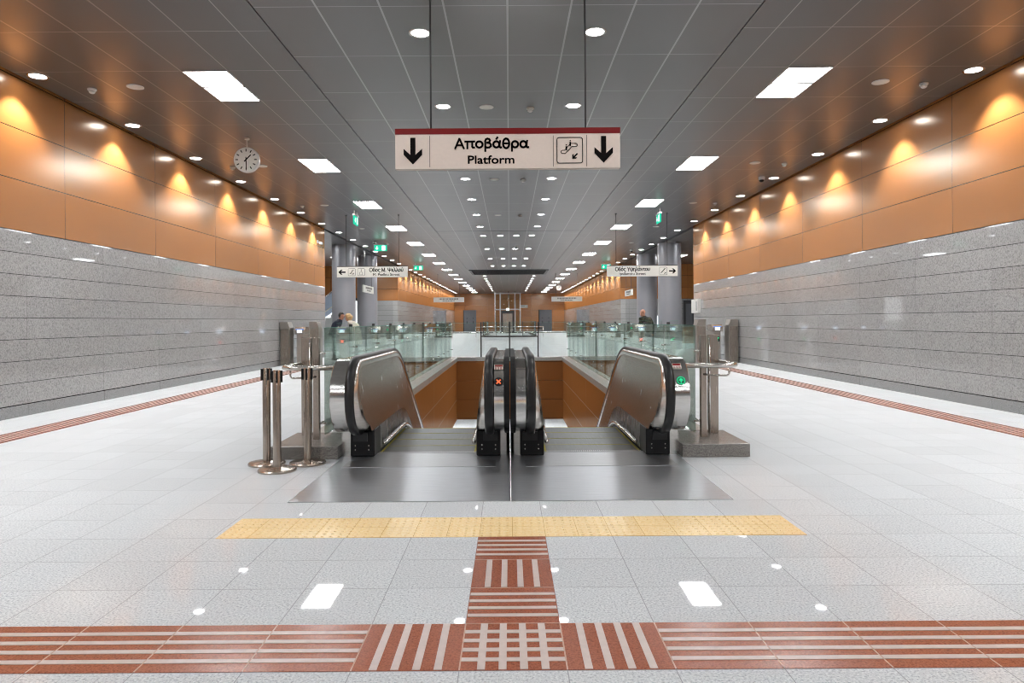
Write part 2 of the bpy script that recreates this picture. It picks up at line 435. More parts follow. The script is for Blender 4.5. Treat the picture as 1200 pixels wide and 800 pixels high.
# kerbs round the well
def kerb(s):
    b = MB(); b.mat('kerb')
    a, c = sorted((s * 1.63, s * 2.27)); b.box(a, c, 6.58, 7.42, 0, .125, .006)
    b.mat('kerbtop'); a, c = sorted((s * 1.70, s * 2.13)); b.box(a, c, 7.42, WY1 + .42, 0, .115)
    return struct(b.build('kerb_%s' % ('left' if s < 0 else 'right'), None))
kerb(-1); kerb(1)
struct(MB().box(-1.70, 1.70, WY1 - .03, WY1 + .42, 0, .115).build('kerb_back', 'kerbtop'))

# ------------------------------------------------------------------ escalators
TAN = math.tan(math.radians(30))
def g(Y, yb, d=.42):
    if Y < yb - d: z = 0.0
    elif Y < yb + d: z = -TAN * (Y - yb + d) ** 2 / (4 * d)
    else: z = -TAN * (Y - yb)
    yl = yb + 6.0 / TAN
    if Y > yl - d:
        z2 = -6.0 + (TAN * (yl + d - Y) ** 2 / (4 * d) if Y < yl + d else 0)
        z = z2
    return z
NC, NZ, NR = 6.60, .605, .355
YHB, YSB, YTB = 8.88, 8.70, 8.62
YEND = 20.2
def rail_path(start=6.78):
    pts = [(start, NZ - NR)]
    n = 22
    for i in range(n + 1):
        a = -PI / 2 - PI * i / n
        pts.append((NC + NR * math.cos(a), NZ + NR * math.sin(a)))
    Y = NC + .15
    while Y < YEND:
        pts.append((Y, NZ + NR + g(Y, YHB))); Y += .12 if 8.2 < Y < 9.6 else .4
    pts.append((YEND, NZ + NR + g(YEND, YHB)))
    return pts
def normals(path):
    out = []
    for i in range(len(path)):
        p, q = path[max(i - 1, 0)], path[min(i + 1, len(path) - 1)]
        ty, tz = q[0] - p[0], q[1] - p[1]; L = math.hypot(ty, tz) or 1
        out.append((-tz / L, ty / L))     # outward: path runs front-bottom -> front -> top -> down
    return out
def balustrade(parent, x0, s, outer):
    """x0: skirt plane, s: direction away from the steps; outer: no centre joint strip"""
    X = lambda a: x0 + s * a
    path = rail_path(); nor = normals(path)
    B = thing('balustrade', None, None); B.parent = parent
    # handrail
    sec = []
    for k in range(14):
        a = 2 * PI * k / 14
        ca, sa = math.cos(a), math.sin(a)
        sec.append((.13 + .041 * math.copysign(abs(ca) ** .6, ca), .0 + .022 * math.copysign(abs(sa) ** .6, sa)))
    b = MB(); v = b.quads([[(X(a), p[0] + n[0] * h, p[1] + n[1] * h) for a, h in sec] for p, n in zip(path, nor)], True)
    b.cap(v[0]); b.cap(v[-1]); b.build('handrail', 'rubber', B)
    # deck wrapping round the newel, away from the steps
    a1 = .315 if outer else .272
    dp = [(7.3, NZ - NR)] + path; dn = [(0, -1)] + nor
    sec = [(.172, -.018), (.178, -.012), (a1 - .006, -.012), (a1, -.018), (a1, -.05), (.172, -.05)]
    b = MB(); v = b.quads([[(X(a), p[0] + n[0] * h, p[1] + n[1] * h) for a, h in sec] for p, n in zip(dp, dn)], True, False)
    b.cap(v[0]); b.cap(v[-1]); b.build('newel_deck', 'steel_bright', B, None, 30)
    if not outer:
        sec = [(.268, -.015), (.272, .006), (.315, .006), (.318, 0), (.318, -.05), (.268, -.05)]
        b = MB(); v = b.quads([[(X(a), p[0] + n[0] * h, p[1] + n[1] * h) for a, h in sec] for p, n in zip(dp, dn)], True, False)
        b.cap(v[0]); b.cap(v[-1]); b.build('joint_cover', 'black', B)
    # inner panel, leaning from the skirt out to the handrail
    ins = .075; r2 = NR - ins
    zt = lambda Y: (NZ + math.sqrt(max(0, r2 * r2 - (NC - Y) ** 2))) if Y < NC else NZ + r2 + g(Y, YHB)
    zs = lambda Y: .265 + g(Y, YSB)
    zb = lambda Y: max(zs(Y), NZ - math.sqrt(max(0, r2 * r2 - (NC - Y) ** 2))) if Y < NC else zs(Y)
    pa = lambda Y, z: max(0.0, (z - zs(Y))) * .085 / .62
    ys = [NC - r2 * math.cos(PI / 2 * i / 10) for i in range(11)]
    Y = NC + .15
    while Y < YEND: ys.append(Y); Y += .1 if 8 < Y < 9.8 else .3
    ys.append(YEND)
    b = MB()
    b.quads([[(X(pa(Y, zb(Y) + (zt(Y) - zb(Y)) * j / 6)), Y, zb(Y) + (zt(Y) - zb(Y)) * j / 6) for j in range(7)] for Y in ys])
    b.build('inner_panel', 'steel_panel', B)
    # bright rounded trim between panel and handrail
    rows = []
    for p, n in list(zip(path, nor))[1:]:
        y2, z2 = p[0] - n[0] * ins, p[1] - n[1] * ins
        o = (.095, p[0] - n[0] * .012, p[1] - n[1] * .012); i_ = (pa(y2, z2), y2, z2)
        ym, zm = p[0] - n[0] * .04, p[1] - n[1] * .04
        m = (min(o[0], i_[0] + .004) - .008 + .25 * (o[0] - i_[0]), ym, zm)
        rows.append([(X(o[0]), o[1], o[2]), (X(.3 * o[0] + .7 * m[0]), .5 * (o[1] + m[1]), .5 * (o[2] + m[2])), (X(m[0]), m[1], m[2]), (X(i_[0] - .002), i_[1], i_[2])])
    b = MB(); b.quads(rows); b.build('edge_trim', 'steel', B)
    # skirt beside the steps
    ys2 = [6.74 + .12 * i for i in range(int((YEND - 6.74) / .12) + 1)]
    b = MB(); b.quads([[(X(0), Y, zs(Y)), (X(0), Y, g(Y, YTB) - .2)] for Y in ys2], smooth=False)
    b.quads([[(X(0), Y, zs(Y)), (X(.02), Y, zs(Y) + .005), (X(.02), Y, g(Y, YTB) - .2)] for Y in ys2], smooth=False)
    b.build('skirt_panel', 'steel_dark', B)
    b = MB(); dpth = [(X(-.045), Y, g(Y, YTB) + .082) for Y in [7.0, 7.02, 7.06] + [7.2 + .15 * i for i in range(60)]]
    b.tube(dpth, [.006, .018, .024] + [.024] * 60, 12)
    for i in range(12):
        Y = 7.3 + i * .7; zz = g(Y, YTB) + .082
        a_, c_ = sorted((X(-.045), X(.0))); b.box(a_, c_, Y - .012, Y + .012, zz - .012, zz + .012)
    b.build('skirt_deflector', 'steel_bright', B)
    # black handrail inlet and bright base
    inl = MB(); a_, c_ = sorted((X(-.004), X(.228))); inl.box(a_, c_, 6.70, 7.02, 0.003, .255, .012)
    il = inl.build('handrail_inlet', 'black', B)
    for dx in (.05, .18):
        for dz in (.07, .11): MB().lathe((X(dx), 6.699, dz), [(.008, 0), (.006, .004), (0.0001, .005)], 8, 'y').build('bolt', 'steel', il)
    b = MB(); b.prism([(X(.06), .15), (X(.20), .15), (X(.20), .235), (X(.06), .235)], 6.685, 6.70); b.build('brush_plate', 'rubber', il)
    b = MB(); a_, c_ = sorted((X(.228), X(.285 if not outer else .315))); b.box(a_, c_, 6.72, 7.6, .003, NZ - NR + .02)
    b.build('newel_base', 'steel', B)
    # outer cladding
    b = MB(); a = .31
    top = lambda Y: (NZ + math.sqrt(max(0, (NR - .03) ** 2 - (NC - Y) ** 2))) if Y < NC else NZ + NR - .03 + g(Y, YHB)
    low = lambda Y: (NZ - math.sqrt(max(0, (NR - .03) ** 2 - (NC - Y) ** 2))) if Y < NC else (NZ - NR + .03 if Y < 6.75 else (-.24 + g(Y, YTB) if Y < 6.95 else g(Y, YTB) - .9))
    ys3 = [NC - (NR - .03) * math.cos(PI / 2 * i / 8) for i in range(9)] + [6.7, 6.76, 6.94, 6.96] + [7.1 + .25 * i for i in range(int((YEND - 7.1) / .25) + 1)]
    b.quads([[(X(a), Y, top(Y)), (X(a), Y, low(Y))] for Y in ys3], smooth=False)
    b.build('side_cladding', 'steel', B)
    return B
def deck_disc(parent, x, th, kind):
    """round display set in the newel deck"""
    c, s_ = math.cos(th), math.sin(th)
    o = thing('direction_light', None, None, (x, NC - (NR - .011) * c, NZ + (NR - .011) * s_)); o.parent = parent
    o.rotation_euler = (-th, 0, 0)
    b = MB(); b.lathe((0, 0, 0), [(.042, -.002), (.042, .004), (.040, .006)], 24, 'y'); b.build('disc', 'black', o)
    b = MB(); col = 'ledgreen' if kind == 'up' else 'ledred'
    if kind == 'up':
        b.quads([[(rr * math.cos(2 * PI * k / 24), -.0068, rr * math.sin(2 * PI * k / 24)) for k in range(24)] for rr in (.038, .031)], True, False); b.build('ring', 'ledgreen', o)
        b = MB()
        b.prism([(-.006, -.025), (.006, -.025), (.006, .003), (.02, -.008), (.02, .006), (0, .026), (-.02, .006), (-.02, -.008), (-.006, .003)], -.0078, -.0066)
    else:
        w = .0055; L = .026; k = .7071
        for sg in (1, -1):
            pts = [(-L, -w), (L, -w), (L, w), (-L, w)]
            b.prism([(k * (px - sg * pz), k * (sg * px + pz)) for px, pz in pts], -.0078, -.006)
    b.build('symbol', col, o)
def deck_label(parent, x, th):
    c, s_ = math.cos(th), math.sin(th)
    o = thing('warning_label', None, None, (x, NC - (NR - .011) * c, NZ + (NR - .011) * s_)); o.parent = parent; o.rotation_euler = (-th, 0, 0)
    MB().box(-.04, .04, -.002, 0, -.034, .034).build('backing', 'signwhite', o)
    MB().box(-.036, .036, -.003, -.0021, .004, .031).build('red_field', 'red', o)
    b = MB()
    for i in range(3):
        for z in (-.008, -.019, -.029): b.box(-.034 + i * .024, -.016 + i * .024, -.003, -.0021, z - .003, z + .003)
    b.build('symbols', 'red', o)
def escalator(side):
    nm = 'left' if side < 0 else 'right'
    lab = ('left escalator going down, red cross light on its newel beside the central joint' if side < 0 else
           'right escalator with the green arrow light and red label on its outer newel')
    E = thing('escalator', lab, 'escalator', (0, 0, 0), 'pair of escalators')
    xo, xi = side * 1.312, side * .322
    Bo = balustrade(E, xo, side, True); Bi = balustrade(E, xi, -side, False)
    x0, x1 = sorted((xo - side * .012, xi + side * .012))
    # landing plate and comb
    b = MB(); a, c = sorted((side * .006, side * 1.605)); b.box(a, c, PY0 + .006, 6.90, -.04, .003)
    b.build('landing_plate', 'plate', E)
    c0, c1 = x0, x1
    poly = [(c0 - .0, 6.88), (c1 + .0, 6.88)]
    fl = [(.0, 6.72), (.03, 6.60), (.09, 6.52), (.20, 6.47)]
    poly = [(c1 + (f[0] if 1 else 0), f[1]) for f in [(-.0, 6.88)] + fl]
    lim = 1.3
    P = [(c1, 6.885)] + [(c1 + f[0], f[1]) for f in fl] + [(c1 + .2, 6.2), (c0 - .2, 6.2)] + [(c0 - f[0], f[1]) for f in reversed(fl)] + [(c0, 6.885)]
    b = MB(); b.prism(P, .003, .0055, 'xy'); b.build('comb_plate', 'comb', E)
    b = MB()
    for i in range(48):
        x = x0 + .01 + (x1 - x0 - .02) * i / 47; b.box(x - .004, x + .004, 6.84, 6.93, .004, .010)
    b.build('comb_teeth', 'comb', E)
    # steps
    i = 0; Y = 6.90
    while Y < 19.6:
        z = g(Y + .2, YTB)
        b = MB(); b.mat('tread'); b.box(x0, x1, Y, Y + .396, z - .03, z); 
        b.box(x0, x1, Y + .003, Y + .03, z - .24, z - .03)
        b.mat('yellow'); b.box(x0 + .004, x1 - .004, Y + .384, Y + .396, z - .002, z + .0015)
        for e, sg in ((x0, 1), (x1, -1)):
            a, c = sorted((e + sg * .004, e + sg * .026)); b.box(a, c, Y + .002, Y + .384, z - .002, z + .0015)
        b.build('step', None, E); Y += .4; i += 1
    b = MB(); b.quads([[(x0 - .25, Y, g(Y, YTB) - .95), (x1 + .25, Y, g(Y, YTB) - .95)] for Y in [6.95 + .4 * i for i in range(33)]], smooth=False)
    b.build('soffit_panel', 'steel_dark', E)
    if side < 0:
        deck_disc(E, xi + .22, math.radians(25), 'stop'); deck_label(E, xi + .22, math.radians(52))
    else:
        deck_disc(E, xo + .235, math.radians(25), 'up'); deck_label(E, xo + .222, math.radians(52))
    return E
escalator(-1); escalator(1)

# ------------------------------------------------------------------ glass balustrades round the well
def pane_mesh(b, x0, x1, y0, y1, z0, z1):
    b.mat('glass'); b.box(x0, x1, y0, y1, z0, z1 - .004)
    b.mat('glass_edge'); b.box(x0, x1, y0, y1, z1 - .004, z1)
GX = 1.90
def side_glass(s):
    nm = 'left' if s < 0 else 'right'
    Gd = thing('glass_balustrade', 'long green-tinted glass balustrade on the kerb along the %s side of the escalator well' % nm, 'glass balustrade', (s * GX, 7.0, .115), 'glass balustrades round the well')
    n = 11; y0, y1 = .13, WY1 + .2 - 7.0; st = (y1 - y0) / n
    for i in range(n):
        b = MB(); pane_mesh(b, -.006, .006, y0 + i * st + .012, y0 + (i + 1) * st - .012, .03, 1.13); b.build('pane', None, Gd)
    for i in range(1, n + 1):
        y = y0 + i * st
        b = MB(); a, c = sorted((s * .035, s * .075)); b.box(a, c, y - .012, y + .012, 0, 1.16, .003)
        po = b.build('post', 'darkgrey', Gd)
        b = MB()
        for z in (.25, .88):
            b.tube([(s * .04, y, z), (s * -.03, y, z)], .010, 8)
            b.tube([(s * .02, y - .07, z), (s * .02, y + .07, z)], .009, 8)
        b.build('clamp', 'steel_bright', po)
    MB().tube([(s * .055, y0 + st, .80), (s * .055, y1, .80)], .018, 10).build('rail', 'steel_bright', Gd)
    return Gd
side_glass(-1); side_glass(1)
Gb = thing('glass_balustrade', 'glass balustrade across the far end of the escalator well', 'glass balustrade', (0, WY1 + .2, .115), 'glass balustrades round the well')
for i in range(4):
    x = -1.88 + i * .94
    b = MB(); pane_mesh(b, x + .012, x + .928, -.006, .006, .03, 1.13); b.build('pane', None, Gb)
for i in range(1, 4):
    MB().box(-1.88 + i * .94 - .02, -1.88 + i * .94 + .02, .02, .06, 0, 1.15, .003).build('post', 'darkgrey', Gb)
MB().tube([(-1.88, .05, .80), (1.88, .05, .80)], .02, 10).build('rail', 'steel_bright', Gb)

# steel end posts with the side handrail at the near end of each kerb
for s, nm in ((-1, 'left'), (1, 'right')):
    P = thing('end_handrail', 'bronze steel end posts, orange reflections in their colour, with tubular handrail on the granite kerb, beside the %s escalator' % nm, 'handrail', (s * 1.94, 6.98, .125), 'kerb end handrails')
    MB().box(-.03, .03, -.03, .03, 0, 1.02, .004).build('post', 'brownish', P)
    a, c = sorted((s * .115, s * .22)); MB().box(a, c, .22, .26, 0, 1.02, .004).build('post', 'brownish', P)
    pts = [(s * -.305, -.36, .74), (s * .14, -.36, .74)]
    for i in range(1, 9):
        t = PI / 2 * i / 8; pts.append((s * (.14 + .09 * math.sin(t)), -.36 + .09 * (1 - math.cos(t)), .74))
    pts += [(s * .23, .10, .74), (s * .23, .24, .74)]
    MB().tube(pts, .024, 14).build('handrail', 'steel', P)
    pts = [(s * .20, -.20, .735), (s * .20, -.20, .66)]
    for i in range(1, 6):
        t = PI / 2 * i / 5; pts.append((s * (.20 - .03 * (1 - math.cos(t))), -.20 + .0 * i, .66 - .03 * math.sin(t)))
    pts += [(s * .05, -.10, .63), (s * .0, -.03, .63)]
    MB().tube(pts, .010, 10).build('bracket', 'steel', P)
    for z in (.16, .86):
        b = MB(); b.tube([(0, 0, z), (s * -.09, .02, z)], .010, 8); b.tube([(s * -.03, .03, z), (s * -.03, .16, z)], .009, 8); b.build('clamp', 'steel_bright', P)
    MB().tube([(s * .06, -.02, .02), (s * .06, -.02, 1.0)], .009, 8).build('spacer_rod', 'steel_bright', P)

# ------------------------------------------------------------------ stanchions
def stanchion():
    S = thing('stanchion', '', 'stanchion', (0, 0, 0), 'belt stanchions beside the left escalator')
    MB().lathe((0, 0, 0), [(.165, 0), (.165, .014), (.158, .022), (.06, .030), (.045, .036)], 40).build('base', 'brownish', S, None, 35)
    MB().lathe((0, 0, 0), [(.035, .03), (.035, .872), (.031, .882)], 24).build('pole', 'brownish', S, None, 35)
    b = MB()
    for k in range(4):
        a = .35 + k * PI / 2; c, s = math.cos(a), math.sin(a)
        q = [(.030, -.008), (.050, -.009), (.050, .009), (.030, .008)]
        pl = [(c * u - s * v, s * u + c * v) for u, v in q]
        b.prism(pl, .775, .878, 'xy')
    b.build('belt_clip', 'black', S)
    return S
st0 = stanchion(); st0.location = (-2.045, 6.10, 0); st0['label'] = 'steel stanchion nearest the camera, at the front of three beside the left escalator'
dup(st0, (-2.235, 6.385, 0), 'steel stanchion half hidden behind the front one, leftmost of the three bases', .3)
dup(st0, (-1.865, 6.40, 0), 'steel stanchion standing against the granite kerb beside the left escalator', -.2)

# ------------------------------------------------------------------ tactile paving
def bars(b, x0, x1, y0, y1, along, z=.0042):
    w = .030
    for k in range(4):
        f = .2 + .2 * k
        if along == 'x':
            c = y0 + (y1 - y0) * f; b.box(x0 + .003, x1 - .003, c - w / 2, c + w / 2, .001, z)
        else:
            c = x0 + (x1 - x0) * f; b.box(c - w / 2, c + w / 2, y0 + .003, y1 - .003, .001, z)
y0, y1 = 2.588, 2.986
b = MB(); b.mat('terra'); b.box(-WX + .02, WX - .02, y0, y1, 0, .002)
xc = .006; xs = [xc - .202 + T * k for k in range(-16, 17)]
for k, x in enumerate(xs[:-1]):
    i = k - 16
    b.mat('grout')
    if i in (-1, 1): bars(b, x, x + T, y0, y1, 'y')
    elif i == 0: bars(b, x, x + T, y0, y1, 'y'); bars(b, x, x + T, y0, y1, 'x', .0041)
    else: bars(b, x, x + T, y0, y1, 'x')
b.mat('grout2')
for x in xs: b.box(x - .003, x + .003, y0, y1, .001, .0028)
tag(b.build('tactile_strip'), 'red and white striped tactile strip running across the whole floor in the foreground', 'tactile paving')
b = MB(); b.mat('terra'); b.box(xs[16], xs[17], y1 + .002, 4.188, 0, .002)
b.mat('grout')
for k, a in enumerate(('x', 'y', 'x')):
    ya = y1 + .004 + k * .4; bars(b, xs[16], xs[17], ya, ya + .396, a)
b.mat('grout2')
for k in range(3): b.box(xs[16], xs[17], y1 + k * .4 - .002, y1 + k * .4 + .004, .001, .0028)
tag(b.build('tactile_strip'), 'short red striped tactile strip leading from the cross strip to the yellow tiles', 'tactile paving')
b = MB(); b.box(-1.78, 1.785, 4.19, 4.61, 0, .002)
for i in range(70):
    for j in range(8):
        x = -1.755 + i * .051; y = 4.216 + j * .052
        q = [(x + .011 * math.cos(a), y + .011 * math.sin(a)) for a in (0, PI / 3, 2 * PI / 3, PI, 4 * PI / 3, 5 * PI / 3)]
        b.prism(q, .002, .0045, 'xy')
tag(b.build('tactile_strip', 'tactyellow'), 'yellow studded warning strip in front of the escalator landing plates', 'tactile paving')
for s, nm in ((-1, 'left'), (1, 'right')):
    b = MB(); b.mat('terra'); a, c = sorted((s * 5.56, s * 5.98)); b.box(a, c, 3.0, 20.6, 0, .002)
    b.mat('grout')
    for k in range(4):
        xx = a + .084 * (k + 1); b.box(xx - .013, xx + .013, 3.0, 20.6, .001, .0042)
    tag(b.build('tactile_strip'), 'long red ribbed guide strip on the floor beside the %s stone wall' % nm, 'tactile paving')

# ------------------------------------------------------------------ ceiling fittings
def spot(parent, z, power, ang, blend=.7, r=.05):
    li = D.lights.new('downlight_beam', 'SPOT'); li.energy = power; li.spot_size = math.radians(ang); li.spot_blend = blend; li.shadow_soft_size = r
    li.color = (1, .97, .92)
    o = D.objects.new('downlight_beam', li); COL.objects.link(o); o.parent = parent; o.location = (0, 0, z)
    return o
def downlight(name_group, power, ang, blend=.7, r=.108):
    t = thing('downlight', '', 'downlight', (0, 0, H), name_group)
    b = MB(); seg = 28
    b.lathe((0, 0, 0), [(r, -.001), (r + .028, -.004), (r + .030, 0)], seg); 
    tr = b.build('trim_ring', 'steel', t)
    MB().lathe((0, 0, 0), [(r, -.0015), (r - .004, -.0025)], seg).build('lens', 'lens', t)
    spot(t, -.03, power, ang, blend)
    return t
WASH_P, MID_P = 210, 55
first = None
for s, nm in ((-1, 'left'), (1, 'right')):
    k = 0
    for i in range(-6, 32):
        y = 9.72 + 2.45 * i
        if y > YE - .6: break
        x = s * (6.57 if s < 0 else 6.51)
        if i >= 0: k += 1
        lab = ('round downlight by the %s wall, %s from the camera' % (nm, nth(k))) if i >= 0 else ('round downlight by the %s wall overhead, %s before the picture begins' % (nm, nth(-i)))
        if first is None:
            first = downlight('downlights along the wall edges', WASH_P, 102, .45); first.location = (x, y, H); first['label'] = lab
        else: dup(first, (x, y, H), lab)
first = None
for s, nm in ((-1, 'left'), (1, 'right')):
    for i in range(-6, 7):
        y = 8.35 + 2.86 * i
        lab = 'round downlight in the middle of the ceiling, %s row, %s from the camera' % (nm, nth(i + 1)) if i >= 0 else 'round downlight of the middle %s row overhead, %s before the picture begins' % (nm, nth(-i))
        if first is None:
            first = downlight('downlights in the middle of the ceiling', MID_P, 110); first.location = (s * 1.05, y, H); first['label'] = lab
        else: dup(first, (s * 1.05, y, H), lab)
cols = ((-1.05, 'outer left'), (-.35, 'inner left'), (.30, 'inner right'), (.93, 'outer right'))
for x, nm in cols:
    for i in range(4):
        dup(first, (x, 28.2 + 5.2 * i, H), 'round downlight past the ceiling joint, %s column, %s row' % (nm, nth(i + 1)))
for s, nm in ((-1, 'left'), (1, 'right')):
    for i in range(9):
        dup(first, (s * 1.9, 53.5 + 3.2 * i, H), 'small downlight beyond the dark ceiling slot, %s row, %s' % (nm, nth(i + 1)))
first = None
for s, nm in ((-1, 'left'), (1, 'right')):
    k = 0
    for i in range(-4, 15):
        y = 9.56 + 5.2 * i
        if i >= 0: k += 1
        lab = ('square ceiling light, %s from the camera in the %s row' % (nth(k), nm)) if i >= 0 else ('square ceiling light of the %s row overhead, %s before the picture begins' % (nm, nth(-i)))
        loc = (s * 4.165, y + .635, H)
        if first is None:
            first = thing('ceiling_light', lab, 'ceiling light', loc, 'square ceiling lights in two rows')
            b = MB()
            for (x0, x1, y0_, y1_) in ((-.31, .31, -.65, -.635), (-.31, .31, .635, .65), (-.31, -.30, -.635, .635), (.30, .31, -.635, .635), (-.30, .30, -.026, .026)):
                b.box(x0, x1, y0_, y1_, -.008, 0)
            b.build('frame', 'signgrey', first)
            MB().box(-.30, .30, -.635, -.026, -.005, 0).build('diffuser', 'lamp', first)
            MB().box(-.30, .30, .026, .635, -.005, 0).build('diffuser', 'lamp', first)
        else: dup(first, loc, lab)
for s, nm in ((-1, 'left'), (1, 'right')):
    for k, y in enumerate((29.0,)):
        dup(first, (s * 9.2, y + .6, H), 'square ceiling light over the %s side opening behind the wall end' % nm)
        dup(first, (s * 9.2, y + 8.6, H), 'square ceiling light deep in the %s side opening' % nm)
sp0 = sm0 = None
for s, nm in ((-1, 'left'), (1, 'right')):
    for i in range(5):
        lab = 'round white ceiling speaker near the %s wall, %s from the camera' % (nm, nth(i + 1))
        if sp0 is None:
            sp0 = thing('ceiling_speaker', lab, 'speaker', (s * 5.45, 10.17, H), 'round ceiling speakers')
            MB().lathe((0, 0, 0), [(.118, 0), (.118, -.008), (.105, -.012)], 28).build('rim', 'white', sp0)
            MB().lathe((0, 0, 0), [(.105, -.0121), (.06, -.016), (.001, -.017)], 28).build('grille', 'signwhite', sp0)
        else: dup(sp0, (s * 5.45, 10.17 + 5.2 * i, H), lab)
        if i < 3:
            lab = 'white smoke detector near the %s wall, %s from the camera' % (nm, nth(i + 1))
            if sm0 is None:
                sm0 = thing('smoke_detector', lab, 'smoke detector', (s * 6.13, 10.25, H), 'smoke detectors')
                MB().lathe((0, 0, 0), [(.062, 0), (.062, -.02), (.052, -.03)], 24).build('base', 'white', sm0)
                MB().lathe((0, 0, 0), [(.03, -.03), (.042, -.035), (.042, -.055), (.025, -.07), (.001, -.072)], 20).build('sensor_head', 'white', sm0)
            else: dup(sm0, (s * 6.13, 10.25 + 5.2 * i, H), lab)
for i in range(3):
    dup(sp0, (-.35, 11.24 + 5.72 * i, H), 'round white ceiling speaker in the middle of the ceiling, %s from the camera' % nth(i + 1))
    dup(sm0, (.36, 11.3 + 5.72 * i, H), 'white smoke detector in the middle of the ceiling, %s from the camera' % nth(i + 1))
cam0 = None
for x, y, lab in ((6.15, 16.9, 'small dome camera on the ceiling close to the right wall'), (-5.8, 30.0, 'small dome camera on the ceiling in front of the left columns'),
                  (6.0, 34.0, 'small dome camera on the ceiling in front of the right columns'), (.33, 32.0, 'small dome camera in the middle of the ceiling')):
    if cam0 is None:
        cam0 = thing('ceiling_camera', lab, 'security camera', (x, y, H), 'ceiling dome cameras')
        MB().lathe((0, 0, 0), [(.075, 0), (.075, -.06), (.07, -.075)], 24).build('housing', 'white', cam0)
        MB().lathe((0, 0, 0), [(.06, -.075), (.055, -.10), (.035, -.122), (.001, -.13)], 20).build('dome', 'black', cam0, None, 60)
    else: dup(cam0, (x, y, H), lab)
# dark slot in the ceiling past the joint
o = thing('ceiling_slot', 'long dark louvred slot across the middle of the ceiling', 'ceiling vent', (-.02, 49.0, H))
b = MB()
for (x0, x1, y0_, y1_) in ((-2.7, 2.7, 2.1, 2.3), (-2.7, 2.7, -2.1, -2.0), (-2.7, -2.55, -2.0, 2.1), (2.55, 2.7, -2.0, 2.1)): b.box(x0, x1, y0_, y1_, -.05, 0)
b.build('frame', 'darkgrey', o)
b = MB()
for i in range(20): b.box(-2.55, 2.55, -1.95 + i * .2, -1.9 + i * .2, -.04, -.005)
b.build('louvre', 'black', o)
MB().box(-2.55, 2.55, -2.0, 2.1, -.004, -.001).build('backing', 'black', o)
sbox('trim_5', 'darkgrey', -2.79, 2.79, 26.7, 26.76, H - .004, H + .01)

# ------------------------------------------------------------------ hanging signs
def arrow(b, cx, cz, k, deg, y0=-.0045, y1=-.001):
    """arrow pointing down by default, size k, turned by deg"""
    pts = [(-.19, 1), (.19, 1), (.19, -.28), (.69, .17), (.69, -.27), (0, -1), (-.69, -.27), (-.69, .17), (-.19, -.28)]
    a = math.radians(deg); c, s = math.cos(a), math.sin(a)
    b.prism([(cx + k * (x * c - z * s), cz + k * (x * s + z * c)) for x, z in pts], y0, y1)
def ring_square(b, cx, cz, h, w, r=.1):
    n = 5; out = []; inn = []
    for qx, qz, a0 in ((1, 1, 0), (-1, 1, 90), (-1, -1, 180), (1, -1, 270)):
        for i in range(n):
            a = math.radians(a0 + 90 * i / (n - 1)); R = h * r * 2
            out.append((cx + qx * (h - R) + R * math.cos(a), cz + qz * (h - R) + R * math.sin(a)))
            R2 = max(R - w, .001); inn.append((cx + qx * (h - R) + R2 * math.cos(a), cz + qz * (h - R) + R2 * math.sin(a)))
    m = len(out)
    for i in range(m):
        k = (i + 1) % m
        b.prism([out[i], out[k], inn[k], inn[i]], -.004, -.001)
def stroke(b, pts, w):
    for (x0, z0), (x1, z1) in zip(pts, pts[1:]):
        L = math.hypot(x1 - x0, z1 - z0) or 1; dx, dz = (x1 - x0) / L, (z1 - z0) / L
        nx, nz = -dz * w / 2, dx * w / 2; e = w * .4
        x0_, z0_, x1_, z1_ = x0 - dx * e, z0 - dz * e, x1 + dx * e, z1 + dz * e
        b.prism([(x0_ + nx, z0_ + nz), (x1_ + nx, z1_ + nz), (x1_ - nx, z1_ - nz), (x0_ - nx, z0_ - nz)], -.004, -.001)
def escalator_icon(b, cx, cz, k, down=True):
    """small outline of an escalator with two riders and an arrow"""
    ring_square(b, cx, cz, k, k * .055)
    P = []
    for a in range(90, 271, 30): P.append((-.55 + .12 * math.cos(math.radians(a)), -.12 + .12 * math.sin(math.radians(a))))
    low = [(-.36, -.24), (.22, .34)]
    for a in range(-90, 91, 30): P2 = None
    P += [(-.34, -.24), (.16, .28), (.44, .28)]
    for a in range(-60, 91, 30): P.append((.46 + .12 * math.cos(math.radians(a)), .40 + .12 * math.sin(math.radians(a))))
    P += [(.06, .52), (-.40, .0), (-.55, 0)]
    stroke(b, [(cx + k * x, cz + k * z) for x, z in P], k * .045)
    for x, z in ((-.26, .26), (.04, .58)):
        stroke(b, [(cx + k * x, cz + k * z), (cx + k * x, cz + k * (z - .2))], k * .12)
        b.prism([(cx + k * (x + .05 * math.cos(a * PI / 4)), cz + k * (z + .15 + .05 * math.sin(a * PI / 4))) for a in range(8)], -.004, -.001)
    arrow(b, cx + k * .38, cz - k * .45, k * .28, -45 if down else 135)
def _el(cx, cz, rx, rz, n=18): return [(cx + rx * math.cos(2 * PI * i / n), cz + rz * math.sin(2 * PI * i / n)) for i in range(n + 1)]
_o = [_el(.27, .265, .21, .21)]; _a = [_el(.25, .265, .19, .21), [(.50, .50), (.46, .25), (.47, .10), (.52, .05), (.58, .06)]]
_u = [[(.09, .50), (.09, .20), (.13, .10), (.20, .06), (.35, .06), (.42, .10), (.46, .20), (.46, .50)]]; _acc = [[(.26, .64), (.33, .74)]]
